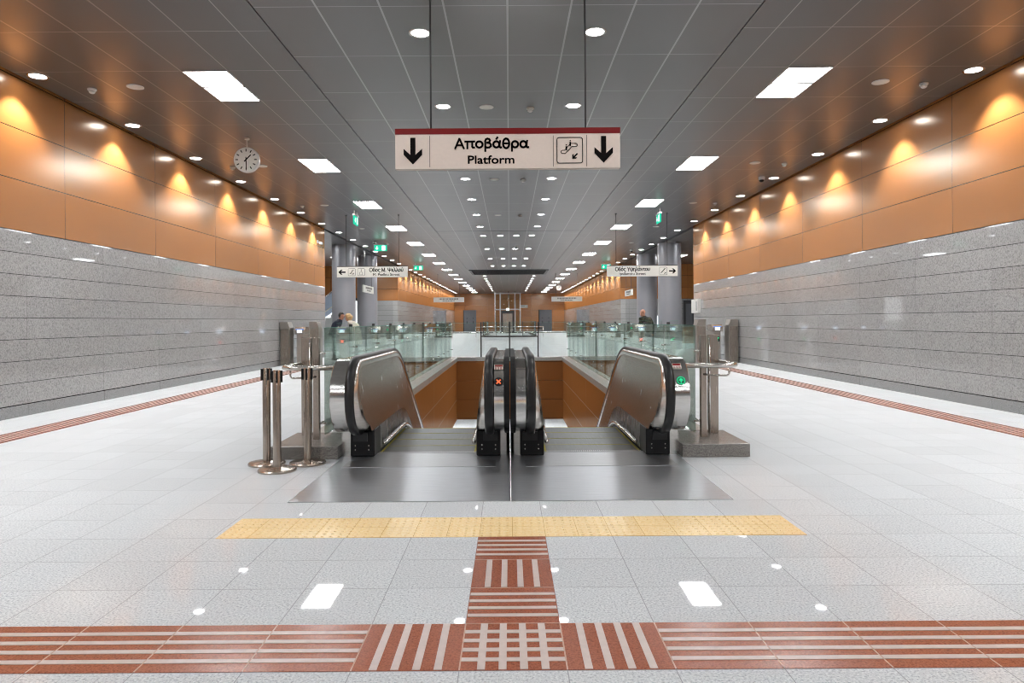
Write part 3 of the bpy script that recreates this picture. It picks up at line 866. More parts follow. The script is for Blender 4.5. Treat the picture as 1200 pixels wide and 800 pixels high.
GREEK = {
    'Α': ([[(.06, 0), (.325, .66), (.345, .66), (.62, 0)], [(.17, .22), (.51, .22)]], .69), 'π': ([[(.02, .47), (.62, .47)], [(.16, .47), (.16, 0)], [(.48, .47), (.48, .12), (.52, .06), (.61, .06)]], .67),
    'ο': (_o, .56), 'ό': (_o + _acc, .56), 'β': ([[(.10, -.19), (.10, .50), (.14, .61), (.24, .66), (.36, .63), (.41, .54), (.37, .44), (.28, .385), (.22, .38)], [(.24, .385), (.38, .36), (.47, .26), (.46, .14), (.36, .06), (.22, .05), (.10, .10)]], .57),
    'α': (_a, .62), 'ά': (_a + _acc, .62), 'θ': ([_el(.27, .33, .20, .33), [(.09, .33), (.45, .33)]], .56), 'ρ': ([[(.09, -.19), (.09, .27)], _el(.29, .265, .20, .21)], .58),
    'Ο': ([_el(.38, .345, .32, .32)], .78), 'δ': ([_el(.27, .22, .2, .18), [(.44, .63), (.30, .67), (.16, .63), (.13, .54), (.20, .46), (.40, .34)]], .56),
    'ς': ([[(.48, .44), (.38, .49), (.20, .47), (.10, .34), (.10, .20), (.22, .08), (.40, .02), (.46, -.07), (.38, -.15)]], .53), 'Μ': ([[(.09, 0), (.09, .66), (.38, .06), (.67, .66), (.67, 0)]], .78), '.': ([[(.10, .04), (.10, .08)]], .24),
    'Ψ': ([[(.40, 0), (.40, .68)], [(.08, .66), (.08, .42), (.13, .31), (.24, .26), (.56, .26), (.67, .31), (.72, .42), (.72, .66)]], .82), 'ε': ([[(.44, .44), (.30, .48), (.14, .44), (.12, .34), (.22, .28), (.34, .28)], [(.24, .28), (.10, .22), (.10, .12), (.24, .05), (.40, .07), (.46, .12)]], .52),
    'λ': ([[(.04, .68), (.14, .66), (.21, .55), (.46, 0)], [(.27, .40), (.06, 0)]], .51), 'υ': (_u, .56), 'ύ': (_u + _acc, .56), 'Υ': ([[(.04, .66), (.32, .32), (.60, .66)], [(.32, .32), (.32, 0)]], .65),
    'ψ': ([[(.36, -.19), (.36, .64)], [(.08, .50), (.08, .22), (.13, .11), (.22, .06), (.50, .06), (.59, .11), (.64, .22), (.64, .50)]], .74), 'η': ([[(.09, .50), (.09, 0)], [(.09, .36), (.2, .48), (.36, .48), (.45, .38), (.45, -.19)]], .56),
    'ν': ([[(.05, .50), (.26, .03), (.47, .50)]], .53), 'τ': ([[(.02, .47), (.46, .47)], [(.22, .47), (.22, .12), (.28, .05), (.40, .06)]], .48), ' ': ([], .30)}
def greek_text(body, em, x, z, parent, width, wt=.115):
    total = sum(GREEK[c][1] for c in body); k = width / total; b = MB(); cx = x - width / 2
    for c in body:
        for st in GREEK[c][0]: stroke(b, [(cx + px * k, z + pz * em) for px, pz in st], wt * (k + em) / 2)
        cx += GREEK[c][1] * k
    b.build('lettering', 'ink', parent)
def hanging_sign(label, x, y, w, h, zb, rods, face='signwhite', rz=0.0, group='hanging direction signs', cap=True):
    S = thing('hanging_sign', label, 'sign', (x, y, zb), group, rz)
    MB().box(-w / 2, w / 2, 0, .07, 0, h, .004).build('board', face, S)
    for rx in rods:
        b = MB(); b.tube([(rx, .035, h - .01), (rx, .035, H - zb - .01)], .0085, 8)
        b.lathe((rx, .035, H - zb - .02), [(.03, 0), (.03, .02)], 12); b.build('rod', 'darkgrey', S)
    if cap: MB().box(-w / 2 + .01, w / 2 - .01, .0, .07, h, h + .022).build('top_rail', 'darkgrey', S)
    return S
# main sign
YS = 6.5; PPM = 815 / YS
def sx(px): return (px - 595.0) / PPM
S = hanging_sign('large hanging platform sign with dark red top band and two down arrows', (595 - 597 + 1.2) / PPM, YS, 263.5 / PPM, 47.5 / PPM, CAMZ + (376 - 197.5) / PPM, (sx(504.8), sx(687)), 'signface', cap=False)
sz = lambda py: (197.5 - py) / PPM
MB().box(-132 / PPM, 132 / PPM, -.003, .073, sz(156.8), sz(150)).build('red_band', 'red', S)
b = MB(); arrow(b, sx(484), sz(176.4), 15.6 / PPM, 0); arrow(b, sx(707.5), sz(175.7), 15.6 / PPM, 0); b.build('arrows', 'ink', S)
greek_text('Αποβάθρα', .136, sx(576.3), sz(173.6), S, 87.5 / PPM, .125)
put_text('Platform', .107, sx(575.6), sz(191.4), S, -.002, width=54 / PPM, bold=.016)
b = MB()
for px in (503.8, 648.5, 687.6): b.box(sx(px) - .003, sx(px) + .003, -.002, -.0005, sz(195.5), sz(158.5 if px != 648.5 else 159))
b.build('divider', 'signgrey', S)
b = MB(); escalator_icon(b, sx(667.8), sz(176.5), 15.4 / PPM, True); b.build('escalator_pictogram', 'ink', S)
# street signs over the gates
YG = 22.5; q = YG / 815
def street_sign(label, cxpx, zb):
    return hanging_sign(label, (cxpx - 597) * q, YG, 83 * q, 12.2 * q, zb, ((-30.5) * q, 31 * q) if cxpx < 597 else ((-30.5) * q, 29.5 * q), 'signwhite')
L = street_sign('left hanging street sign with arrow pointing left, above the left ticket gates', 436.6, CAMZ + (52.4) * q)
b = MB(); arrow(b, -35.5 * q, 6 * q, 4.2 * q, -90); b.build('arrow', 'ink', L)
b = MB()
for c in (-24, -13): ring_square(b, c * q, 6 * q, 4.3 * q, .35 * q)
stroke(b, [(-26.2 * q, 4.5 * q), (-25 * q, 4.5 * q), (-23.2 * q, 8 * q), (-22 * q, 8 * q)], .7 * q); arrow(b, -22.6 * q, 4 * q, 1.4 * q, 135)
stroke(b, [(-13 * q, 7 * q), (-13 * q, 9.2 * q)], .6 * q); ring_square(b, -13 * q, 4.4 * q, 1.7 * q, .3 * q)
b.build('pictogram', 'ink', L)
greek_text('Οδος Μ. Ψελλού', .18, 16.5 * q, 6.3 * q, L, 40 * q, .13)
put_text('M. Psellou Street', .115, 16.5 * q, 1.7 * q, L, -.002, width=31 * q, bold=.012)
R = street_sign('right hanging street sign with arrow pointing right, above the right ticket gates', 753.2, CAMZ + (51.4) * q)
b = MB(); arrow(b, 35.3 * q, 6 * q, 4.2 * q, 90); b.build('arrow', 'ink', R)
b = MB(); ring_square(b, 24.5 * q, 6 * q, 4.6 * q, .35 * q); stroke(b, [(22 * q, 4 * q), (26.5 * q, 9 * q)], .8 * q); arrow(b, 26.6 * q, 3.6 * q, 1.4 * q, 135); b.build('pictogram', 'ink', R)
greek_text('Οδός Υψηλάντου', .18, -11.5 * q, 6.3 * q, R, 41 * q, .13)
put_text('Ipsilantou Street', .115, -11.5 * q, 1.7 * q, R, -.002, width=31 * q, bold=.012)
# far signs with writing too small to read
def small_print(S, w, h, seed):
    rnd = random.Random(seed); b = MB()
    for z, hh, f in ((h * .66, .10, .62), (h * .30, .06, .4)):
        x = -w * f / 2
        while x < w * f / 2:
            l = rnd.uniform(.04, .08); b.box(x, x + l, -.004, -.001, z - hh / 2, z + hh / 2); x += l + .03
    b.build('small_print', 'signgrey', S)
for cx, lab in ((-4.44, 'far left white hanging sign, second along the left side of the hall'), (4.22, 'far right white hanging sign, second along the right side of the hall')):
    S = hanging_sign(lab, cx, 51.0, 2.25, .36, 2.70, (-.8, .8), 'signwhite', cap=False); small_print(S, 2.25, .36, 3)
S = hanging_sign('white hanging sign turned sideways in front of the farther left column', -6.60, 32.7, 2.3, .33, 2.66, (-.8, .8), 'signwhite', PI / 2, cap=False); small_print(S, 2.3, .33, 4)
S = hanging_sign('white hanging sign turned sideways beside the farther right column', 6.70, 39.2, 2.3, .32, 2.68, (-.8, .8), 'signwhite', -PI / 2, cap=False); small_print(S, 2.3, .32, 5)
S = thing('wall_sign', 'small white sign with a dark arrow on the far orange wall', 'sign', (1.78, YE - .03, 2.95))
MB().box(-.52, .52, 0, .025, 0, .34).build('board', 'signwhite', S)
b = MB(); arrow(b, .38, .17, .09, 90); b.box(-.4, .2, -.004, -.001, .15, .21); b.build('marks', 'ink', S)

# exit signs
def exit_sign(label, x, y, rz, zb=4.33):
    S = thing('exit_sign', label, 'exit sign', (x, y, zb), 'lit green exit signs', rz)
    MB().box(-.27, .27, -.02, .02, 0, .26).build('panel', 'exitgreen', S)
    b = MB()
    arrow(b, -.15, .13, .075, 0, -.024, -.021)
    b.prism([(.06, .03), (.2, .03), (.2, .23), (.06, .23)], -.022, -.0205)
    b.build('symbol', 'exitwhite', S)
    b = MB(); b.box(-.29, .29, -.035, .035, .26, .31); b.box(-.2, -.17, -.01, .01, .31, H - zb); b.box(.17, .2, -.01, .01, .31, H - zb)
    b.build('mount', 'white', S)
    return S
exit_sign('green exit sign seen almost edge-on near the left street sign', -4.78, 21.7, PI / 2)
exit_sign('green exit sign seen almost edge-on near the right street sign', 4.68, 21.7, -PI / 2)
exit_sign('green exit sign facing the camera right of the left columns', -5.5, 29.8, 0)
exit_sign('farther green exit sign on the left, past the second column', -5.35, 41.0, 0)
exit_sign('green exit sign partly hidden behind the right street sign', 5.72, 41.0, 0)

# clocks
def clock(label, x, y, zc):
    C = thing('hanging_clock', label, 'clock', (x, y, zc), 'round station clocks')
    R_ = .235
    MB().lathe((0, 0, 0), [(R_ - .02, -.10), (R_, -.085), (R_, .0), (R_ - .012, .012), (R_ - .022, .008)], 40, 'y').build('case', 'white', C, None, 40)
    MB().lathe((0, 0, 0), [(R_ - .021, .0085), (.001, .0086)], 40, 'y').build('dial', 'signwhite', C)
    b = MB()
    for k in range(12):
        a = k * PI / 6; c, s = math.cos(a), math.sin(a); w = .009
        r0, r1 = .150, .200
        b.prism([(r * c - e * s, r * s + e * c) for r, e in ((r0, -w), (r1, -w), (r1, w), (r0, w))], -.0105, -.0088)
    b.build('hour_marks', 'ink', C)
    def hand(ang, L, w, nm, yy):
        a = PI / 2 - math.radians(ang); c, s = math.cos(a), math.sin(a)
        h = MB(); h.prism([(r * c - e * s, r * s + e * c) for r, e in ((-.05, -w), (L, -w * .8), (L, w * .8), (-.05, w))], yy - .002, yy); h.build(nm, 'ink', C)
    hand(45, .125, .012, 'hour_hand', -.011); hand(178, .19, .009, 'minute_hand', -.0135)
    b = MB(); b.tube([(0, .045, R_ - .01), (0, .045, H - zc)], .012, 10); b.lathe((0, .045, H - zc - .03), [(.045, 0), (.045, .03)], 16); b.build('rod', 'white', C)
clock('round white hanging clock showing half past one near the left wall', -4.90, 13.0, 1.3 + 191 / 815 * 13)
clock('small distant round clock hanging on the right, far down the hall', 4.55, 63.7, 4.30)

# ------------------------------------------------------------------ ticket gates
def gate(label, x, y, led, front=-1, blue=True):
    Gt = thing('ticket_gate', label, 'ticket gate', (x, y, 0), 'ticket gate cabinets')
    b = MB(); b.prism([(0, 0), (1.3, 0), (1.3, .98), (.0, .98)], -.10, .10, 'yz'); b.build('cabinet', 'cabinet', Gt)
    b = MB(); b.prism([(-.04, .94), (.5, .98), (.5, 1.14), (.06, 1.16), (-.04, 1.06)], -.16, .16, 'yz'); hd = b.build('reader_head', 'steel_panel', Gt)
    b = MB(); b.box(-.075, .075, -.048, -.03, .985, 1.07); b.build('screen', 'screen', hd)
    b = MB(); b.box(-.12, .12, -.03, .03, 1.075, 1.10); b.build('screen_bar', 'screenblue', hd)
    if led:
        col = {'go': 'gategreen', 'stop': 'gatered'}[led]
        b = MB(); b.box(-.075, .075, -.008, 0, .64, .79); dp = b.build('display', 'black', Gt)
        b = MB()
        if led == 'go': arrow(b, 0, .715, .06, -45, -.013, -.009)
        else:
            for sg in (1, -1):
                k = .7071; b.prism([(k * (px - sg * pz), .715 + k * (sg * px + pz)) for px, pz in ((-.06, -.014), (.06, -.014), (.06, .014), (-.06, .014))], -.013, -.009)
        b.build('symbol', col, dp)
    if abs(x) > 6: return Gt
    b = MB(); pane_mesh(b, .11, .40, .85, .862, .25, 1.28); b.build('gate_wing', None, Gt)
    b = MB(); pane_mesh(b, -.40, -.11, .85, .862, .25, 1.28); b.build('gate_wing', None, Gt)
    return Gt
GY = 21.0
for x, led, lab in ((-6.33, None, 'reader cabinet of the wide gate against the left wall'), (-5.04, 'stop', 'left ticket gate showing a red cross in front of the two people'),
                    (-4.06, None, 'left ticket gate between the red cross and green arrow gates'), (-3.21, 'go', 'left ticket gate showing a green arrow'),
                    (-2.40, None, 'left ticket gate next to the glass balustrade'),
                    (2.55, None, 'right ticket gate next to the glass balustrade'), (3.1, None, 'narrow right ticket gate second from the glass balustrade'), (3.955, 'stop', 'right ticket gate showing a red cross beside the bald man'),
                    (4.9, 'go', 'right ticket gate showing a green arrow between cross gate and tall plates'), (6.27, 'go', 'green arrow ticket gate between the tall plates at the right wall')):
    gate(lab, x, GY, led)
def tall_plate(label, x):
    Tp = thing('gate_end_plate', label, 'gate panel', (x, GY - .2, 0), 'tall steel plates of the wide gates')
    b = MB(); b.prism([(-.14, 0), (.14, 0), (.14, 1.20) if x > 0 else (.14, 1.14), (.08, 1.31) if x < 0 else (.14, 1.31), (-.14, 1.31) if x < 0 else (-.08, 1.31), (-.14, 1.14)], 0, .4)
    b.build('plate', 'cabinet', Tp)
    MB().box(-.12, .12, -.012, 0, .05, 1.1).build('front_cover', 'brownish', Tp)
    return Tp
tall_plate('tall steel plate of the wide gate touching the left wall', -6.72); tall_plate('tall steel plate on the inner side of the left wide gate', -5.85)
tall_plate('tall steel plate of the wide gate touching the right wall', 6.70); tall_plate('tall steel plate on the inner side of the right wide gate', 5.74)
g0 = None
for s, nm in ((-1, 'left'), (1, 'right')):
    for k, x in enumerate((4.5, 5.4, 6.3)):
        gate('distant ticket gate on the %s far down the hall, %s from the middle' % (nm, nth(k + 1)), s * x, 52.5, 'go' if k == 1 else None)

# ------------------------------------------------------------------ far end: second well, lift, doors
W2 = 56.0
kb = MB(); kb.box(-2.25, 2.25, W2, W2 + .3, 0, .115); kb.box(-2.25, -1.95, W2 + .3, 72, 0, .115); kb.box(1.95, 2.25, W2 + .3, 72, 0, .115)
struct(kb.build('kerb_far', 'kerb'))
struct(MB().box(-2.1, 2.1, W2 - .006, W2, .02, .10).build('trim_6', 'darkgrey'))  # dark strip painted on the kerb front in place of its shadow
F = thing('glass_balustrade', 'distant glass balustrade round the second escalator well', 'glass balustrade', (0, W2, .115), 'glass balustrades round the well')
for i in range(4):
    b = MB(); pane_mesh(b, -2.1 + i * 1.05 + .015, -2.1 + (i + 1) * 1.05 - .015, .14, .152, .03, 1.13); b.build('pane', None, F)
for s in (-1, 1):
    for i in range(10):
        b = MB(); a, c = sorted((s * 2.1, s * 2.112)); pane_mesh(b, a, c, .16 + i * 1.55, .16 + i * 1.55 + 1.5, .03, 1.13); b.build('pane', None, F)
        a, c = sorted((s * 2.13, s * 2.17)); MB().box(a, c, .13 + i * 1.55, .17 + i * 1.55, 0, 1.15).build('post', 'darkgrey', F)
for i in range(5): MB().box(-2.1 + i * 1.05 - .02, -2.1 + i * 1.05 + .02, .10, .135, 0, 1.15).build('post', 'darkgrey', F)
MB().tube([(-2.75, .02, .72), (2.75, .02, .72)], .035, 10).build('rail', 'steel_bright', F)
MB().tube([(-2.75, .02, .45), (2.75, .02, .45)], .025, 10).build('rail', 'steel_bright', F)
for x in (-2.7, 2.7): MB().tube([(x, .02, -.11), (x, .02, .74)], .03, 10).build('rail_post', 'steel', F)
# lift
LX, LY = -.2, 80.0
Lf = thing('glass_lift', 'glass lift shaft with pale steel frame in front of the far orange wall', 'lift', (LX, LY, 0))
for x, y, w in ((-1.45, 0, .06), (1.45, 0, .06), (-.85, 0, .075), (.85, 0, .075), (-1.45, 2.4, .06), (1.45, 2.4, .06)):
    MB().box(x - w, x + w, y - w, y + w, 0, H - .002).build('frame_post', 'steel_bright', Lf)
for z in (2.55, 4.4):
    b = MB(); b.box(-1.45, 1.45, -.07, .07, z, z + .16); b.box(-1.5, -1.4, .07, 2.33, z, z + .16); b.box(1.4, 1.5, .07, 2.33, z, z + .16); b.build('crossbeam', 'steel', Lf)
for (x0, x1, y0_, y1_) in ((-1.38, -.93, -.01, .01), (.93, 1.38, -.01, .01), (-1.46, -1.44, .08, 2.3), (1.44, 1.46, .08, 2.3)):
    b = MB()
    for z0, z1 in ((.05, 2.5), (2.75, 4.35)): b.box(x0, x1, y0_, y1_, z0, z1)
    b.build('shaft_glass', 'glass_clear', Lf)
MB().box(-.78, .78, -.01, .01, 2.75, 4.35).build('shaft_glass', 'glass_clear', Lf)
b = MB(); b.box(-.75, -.55, -.05, .05, 0, 2.5); b.box(.55, .75, -.05, .05, 0, 2.5); b.box(-.55, .55, -.05, .05, 2.15, 2.5); b.build('door_frame', 'darkgrey', Lf)
MB().box(-.55, -.01, -.03, .0, 0, 2.15).build('door_leaf', 'brownish', Lf); MB().box(.01, .55, -.03, .0, 0, 2.15).build('door_leaf', 'brownish', Lf)
MB().box(-.15, .15, -.12, -.08, 2.5, 2.78).build('lift_sign', 'exitwhite', Lf)
MB().tube([(.12, 1.0, 2.7), (.12, 1.0, H - .01)], .05, 8).build('cable', 'steel_bright', Lf)
for i, (x, nm) in enumerate(((-4.95, 'left'), (4.55, 'right'))):
    Dr = struct(MB().box(x - .78, x + .78, YE - .06, YE, 0, 2.68).build('door_%d' % (i + 1), 'door'))
    for xx in (-.39, .39):
        MB().box(xx - .36, xx + .36, -.02, 0, .04, 2.6).build('door_leaf', 'door', Dr, (x, YE - .06, 0))
        MB().box(xx - .05, xx + .05, -.04, -.02, 1.0, 1.3).build('door_handle', 'darkgrey', Dr, (x, YE - .06, 0))
        MB().box(xx - .06, xx + .06, -.04, -.02, 1.6, 1.72).build('door_plate', 'darkgrey', Dr, (x, YE - .06, 0))
    MB().box(-.86, -.78, -.02, .05, 0, 2.72).build('door_frame', 'black', Dr, (x, YE - .06, 0))

# ------------------------------------------------------------------ what shows in the side openings
# left: lit stair rising behind the wall end
o = thing('stair_flight', 'flight of stairs with blue-grey panels rising in the left side opening behind the wall end', 'stairs', (-9.9, 36.8, 0))
b = MB()
for i in range(10): b.box(-1.8 + i * .28 - .28, -1.8 + i * .28, 0, 2.2, 0, .17 * (i + 1))
b.build('steps', 'kerbtop', o)
b = MB(); b.prism([(-2.1, 0), (.95, 2.1), (.95, 3.15), (-2.1, 1.05)], -.04, -.02); b.build('side_panel', 'blueglass', o)
b = MB(); b.tube([(-2.1, -.05, 1.08), (.95, -.05, 3.18)], .04, 10); b.build('handrail', 'steel_bright', o)
b = MB(); b.tube([(-2.1, -.05, .3), (.95, -.05, 2.40)], .03, 10); b.build('lower_rail', 'signwhite', o)
o = MB().box(-11.8, -9.42, REC1 - .05, REC1 - .01, .0, 2.6).build('lit_doorway', 'daylight'); struct(o); o.name = 'lit_doorway_glow'  # glowing sheet stands in for the bright space through the doorway
sbox('trim_7', 'darkgrey', -11.85, -9.38, REC1 - .09, REC1 - .01, 2.6, 2.78)
# right: dark doorway and counter
Dr = struct(MB().box(10.75, 11.75, REC1 - .06, REC1 - .005, .0, 2.5).build('door_3', 'darkgrey'))
MB().box(10.9, 11.3, REC1 - .08, REC1 - .06, 1.0, 2.3).build('door_window', 'door', Dr)
o = thing('counter', 'orange-fronted counter in front of the dark door in the right side opening', 'counter', (9.9, 38.6, 0))
MB().box(-.7, .7, 0, .5, 0, .92).build('front_panel', 'orange_x', o); MB().box(-.75, .75, -.05, .55, .92, .96).build('counter_top', 'steel', o)
o = thing('info_screen', 'small lit information screen seen between the two right columns', 'screen', (8.25, 38.0, 0))
MB().box(-.2, .2, 0, .25, 0, .85).build('cabinet', 'cabinet', o); MB().box(-.22, .22, -.02, .12, .85, 1.55).build('housing', 'white', o); MB().box(-.19, .19, -.03, -.021, .92, 1.5).build('screen', 'screen', o)
o = thing('wall_box', 'white wall box with a dark slit near the far end of the right stone wall', 'wall box', (WX - .001, 25.5, 1.55))
MB().box(-.10, 0, -.45, .45, 0, .5, .006).build('case', 'white', o); MB().box(-.105, -.1, -.3, -.22, .08, .42).build('slit', 'darkgrey', o)
o = thing('wall_camera', 'small camera bracketed on the orange panels near the end of the left wall', 'security camera', (-WX, 25.0, 4.2))
MB().box(0, .03, -.05, .05, -.05, .05).build('bracket', 'white', o); MB().tube([(.03, 0, 0), (.14, 0, -.02)], .015, 8).build('arm', 'white', o); MB().box(.10, .18, -.12, .10, -.10, -.02, .01).build('camera_body', 'white', o)

# ------------------------------------------------------------------ people
def ball(b, c, r, nu=14, nv=10):
    rows = []
    for i in range(nv + 1):
        t = PI * i / nv
        rows.append([(c[0] + r[0] * math.sin(t) * math.cos(2 * PI * k / nu), c[1] + r[1] * math.sin(t) * math.sin(2 * PI * k / nu), c[2] + r[2] * math.cos(t)) for k in range(nu)])
    b.quads(rows, True)
def remesh(name, b, voxel, m, parent, smooth=6):
    """join the overlapping limb shapes of b into one continuous surface"""
    bmesh.ops.recalc_face_normals(b.b, faces=b.b.faces)
    me = D.meshes.new(name); b.b.to_mesh(me); b.b.free()
    o = D.objects.new(name, me); COL.objects.link(o)
    md = o.modifiers.new('r', 'REMESH'); md.mode = 'VOXEL'; md.voxel_size = voxel; md.use_smooth_shade = True
    sm = o.modifiers.new('s', 'SMOOTH'); sm.factor = .5; sm.iterations = smooth
    bpy.context.view_layer.update(); dg = bpy.context.evaluated_depsgraph_get()
    m2 = D.meshes.new_from_object(o.evaluated_get(dg)); m2.name = name
    D.objects.remove(o, do_unlink=True)
    m2.materials.clear(); m2.materials.append(M[m]); m2.shade_smooth()
    o = D.objects.new(name, m2); COL.objects.link(o); o.parent = parent
    return o
def capsule(b, p0, r0, p1, r1, seg=14):
    p0, p1 = Vector(p0), Vector(p1)
    b.tube([p0, p0.lerp(p1, .5), p1], [r0, (r0 + r1) / 2, r1], seg); ball(b, p0, (r0, r0, r0), seg, 8); ball(b, p1, (r1, r1, r1), seg, 8)
def loft(b, secs, u, v, seg=20):
    """stack of ellipses (centre, half width along u, half depth along v)"""
    rows = [[c + u * (rx * math.cos(2 * PI * k / seg)) + v * (ry * math.sin(2 * PI * k / seg)) for k in range(seg)] for c, rx, ry in secs]
    vs = b.quads(rows, True); b.cap(vs[0]); b.cap(vs[-1])
def person(label, loc, J, face, mats, hair, heavy=1.0, coat_long=False):
    """J: joints; face: unit vector the head looks along"""
    P = thing('person', label, 'person', loc)
    V = {k: Vector(v) for k, v in J.items()}
    fv = Vector(face).normalized(); sv = fv.cross(Vector((0, 0, 1))).normalized(); uv = sv.cross(fv).normalized()
    hc = V['head']; Z = Vector((0, 0, 1))
    u = V['sh_l'] - V['sh_r']; u.z = 0; u.normalize(); v = Z.cross(u)
    # body: one continuous surface
    b = MB()
    R3 = Matrix((sv, fv, uv)).transposed()
    def el(c, rx, ry, rz, n=18):
        rows = []
        for i in range(13):
            t = PI * i / 12
            rows.append([c + R3 @ Vector((rx * math.sin(t) * math.cos(2 * PI * k / n), ry * math.sin(t) * math.sin(2 * PI * k / n), rz * math.cos(t))) for k in range(n)])
        b.quads(rows, True)
    el(hc + uv * .045 - fv * .012, .078, .098, .085); el(hc - uv * .03 + fv * .02, .064, .078, .090)
    el(hc + fv * .098 - uv * .018, .014, .022, .024); el(hc + fv * .085 + uv * .03, .05, .018, .012)
    for e in (1, -1): el(hc + sv * e * .080 - fv * .01, .010, .020, .032, 10)
    capsule(b, hc - uv * .05 - fv * .02, .052, V['neck'] - Z * .06, .060)
    loft(b, [(V['pelvis'] - Z * .08, .13, .09), (V['pelvis'], .155, .11), (V['waist'], .135, .10), (V['chest'], .165, .115), (V['chest'].lerp(V['neck'], .55), .13, .08), (V['neck'] - Z * .02, .06, .055)], u, v)
    for e in ('l', 'r'):
        capsule(b, V['sh_' + e] - Z * .04, .052, V['el_' + e], .042); capsule(b, V['el_' + e], .041, V['wr_' + e], .027)
        d = (V['wr_' + e] - V['el_' + e]).normalized(); sd = d.cross(Z)
        sd = sd.normalized() if sd.length > .05 else Vector((0, 1, 0)); nn = sd.cross(d).normalized(); w = V['wr_' + e]
        for f in (-.026, -.009, .009, .026): capsule(b, w + d * .01 + sd * f * .6, .014, w + d * .085 + sd * f, .012, 8)
        for f, L_ in zip((-.030, -.010, .010, .030), (.060, .074, .070, .052)):
            k0 = w + d * .085 + sd * f; k1 = w + d * (.085 + L_ * .5) + sd * f * 1.1 - nn * .010; k2 = w + d * (.085 + L_ * .85) + sd * f * 1.1 - nn * .034
            capsule(b, k0, .0095, k1, .0090, 8); capsule(b, k1, .0090, k2, .0080, 8)
        sg = 1 if e == 'l' else -1
        capsule(b, w + d * .03 + sd * sg * .02, .015, w + d * .065 + sd * sg * .050 - nn * .008, .011, 8); capsule(b, w + d * .065 + sd * sg * .050 - nn * .008, .011, w + d * .10 + sd * sg * .054 - nn * .02, .009, 8)
        capsule(b, V['hip_' + e], .085, V['kn_' + e], .056); capsule(b, V['kn_' + e], .055, V['an_' + e], .038)
        fd = Vector((fv.x, fv.y, 0)).normalized(); capsule(b, V['an_' + e] - Z * .045, .030, V['an_' + e] + fd * .10 - Z * .062, .016)
    remesh('body', b, .0065, 'skin', P, 3)
    h = heavy; b = MB()
    hem = V['pelvis'] - Z * (.34 if coat_long else .10)
    secs = [(hem, .195 * h, .165 * h), (V['pelvis'], .185 * h, .15 * h), (V['waist'], .165 * h, .135 * h), (V['chest'], .185 * h, .14 * h), (V['chest'].lerp(V['neck'], .45), .185 * h, .115 * h), (V['chest'].lerp(V['neck'], .75), .135 * h, .095 * h), (V['neck'] - Z * .03, .085, .08), (V['neck'] + Z * .01, .08, .078)]
    loft(b, secs, u, v)
    for e in ('l', 'r'):
        capsule(b, V['sh_' + e] * .9 + V['chest'] * .1 - Z * .045, .066 * h, V['el_' + e], .058 * h); capsule(b, V['el_' + e], .059 * h, V['el_' + e].lerp(V['wr_' + e], .9), .043 * h)
    remesh('jacket', b, .011, mats[0], P, 5)
    b = MB(); loft(b, [(V['pelvis'] - Z * .10, .165, .125), (V['pelvis'], .17, .13), (V['pelvis'] + Z * .10, .155, .12)], u, v)
    for e in ('l', 'r'):
        capsule(b, V['hip_' + e] - Z * .02, .098, V['kn_' + e], .072); capsule(b, V['kn_' + e], .072, V['an_' + e] + Z * .03, .056)
    remesh('trousers', b, .011, mats[1], P, 4)
    for e in ('l', 'r'):
        b = MB(); fd = Vector((fv.x, fv.y, 0)).normalized(); sd = Vector((-fd.y, fd.x, 0)); a = V['an_' + e]; g0 = a.z - .085; rows = []
        for i, (L_, w_, hh) in enumerate(((-.075, .012, .03), (-.07, .034, .075), (-.02, .040, .095), (.04, .043, .085), (.10, .048, .06), (.15, .044, .048), (.185, .024, .034), (.192, .006, .02))):
            c = Vector((a.x, a.y, g0)) + fd * L_
            rows.append([c + sd * (w_ * math.cos(2 * PI * k / 14)) + Z * max(0.0, hh * .45 + hh * .55 * math.sin(2 * PI * k / 14)) for k in range(14)])
        vs = b.quads(rows, True); b.cap(vs[0]); b.cap(vs[-1]); b.build('shoe', 'shoe', P)
    b = MB()
    for e in (1, -1): ball(b, hc + fv * .092 + sv * e * .031 + uv * .012, (.011, .011, .008), 8, 6)
    b.build('eyes', 'darkhair', P)
    b = MB(); ball(b, hc + fv * .090 - uv * .062, (.020, .020, .006), 8, 6); b.build('mouth', 'terra', P)
    if hair:
        b = MB(); c = hc + uv * .042 - fv * .026
        nu, nv = 24, 16; rows = []
        for i in range(nv + 1):
            t = PI * i / nv; row = []
            for k in range(nu):
                an = 2 * PI * k / nu
                d = uv * math.cos(t) + (fv * math.cos(an) + sv * math.sin(an)) * math.sin(t)
                r = .104 if hair[1] == 0 else .112
                if d.dot(fv) > .30 and d.dot(uv) < .45: r *= .62
                if d.dot(uv) < -.3 and d.dot(fv) < .3: r *= 1.0 + hair[1]
                row.append(c + d * r * (1 + .03 * math.sin(7 * an)))
            rows.append(row)
        b.quads(rows, True); b.build('hair', hair[0], P)
    return P
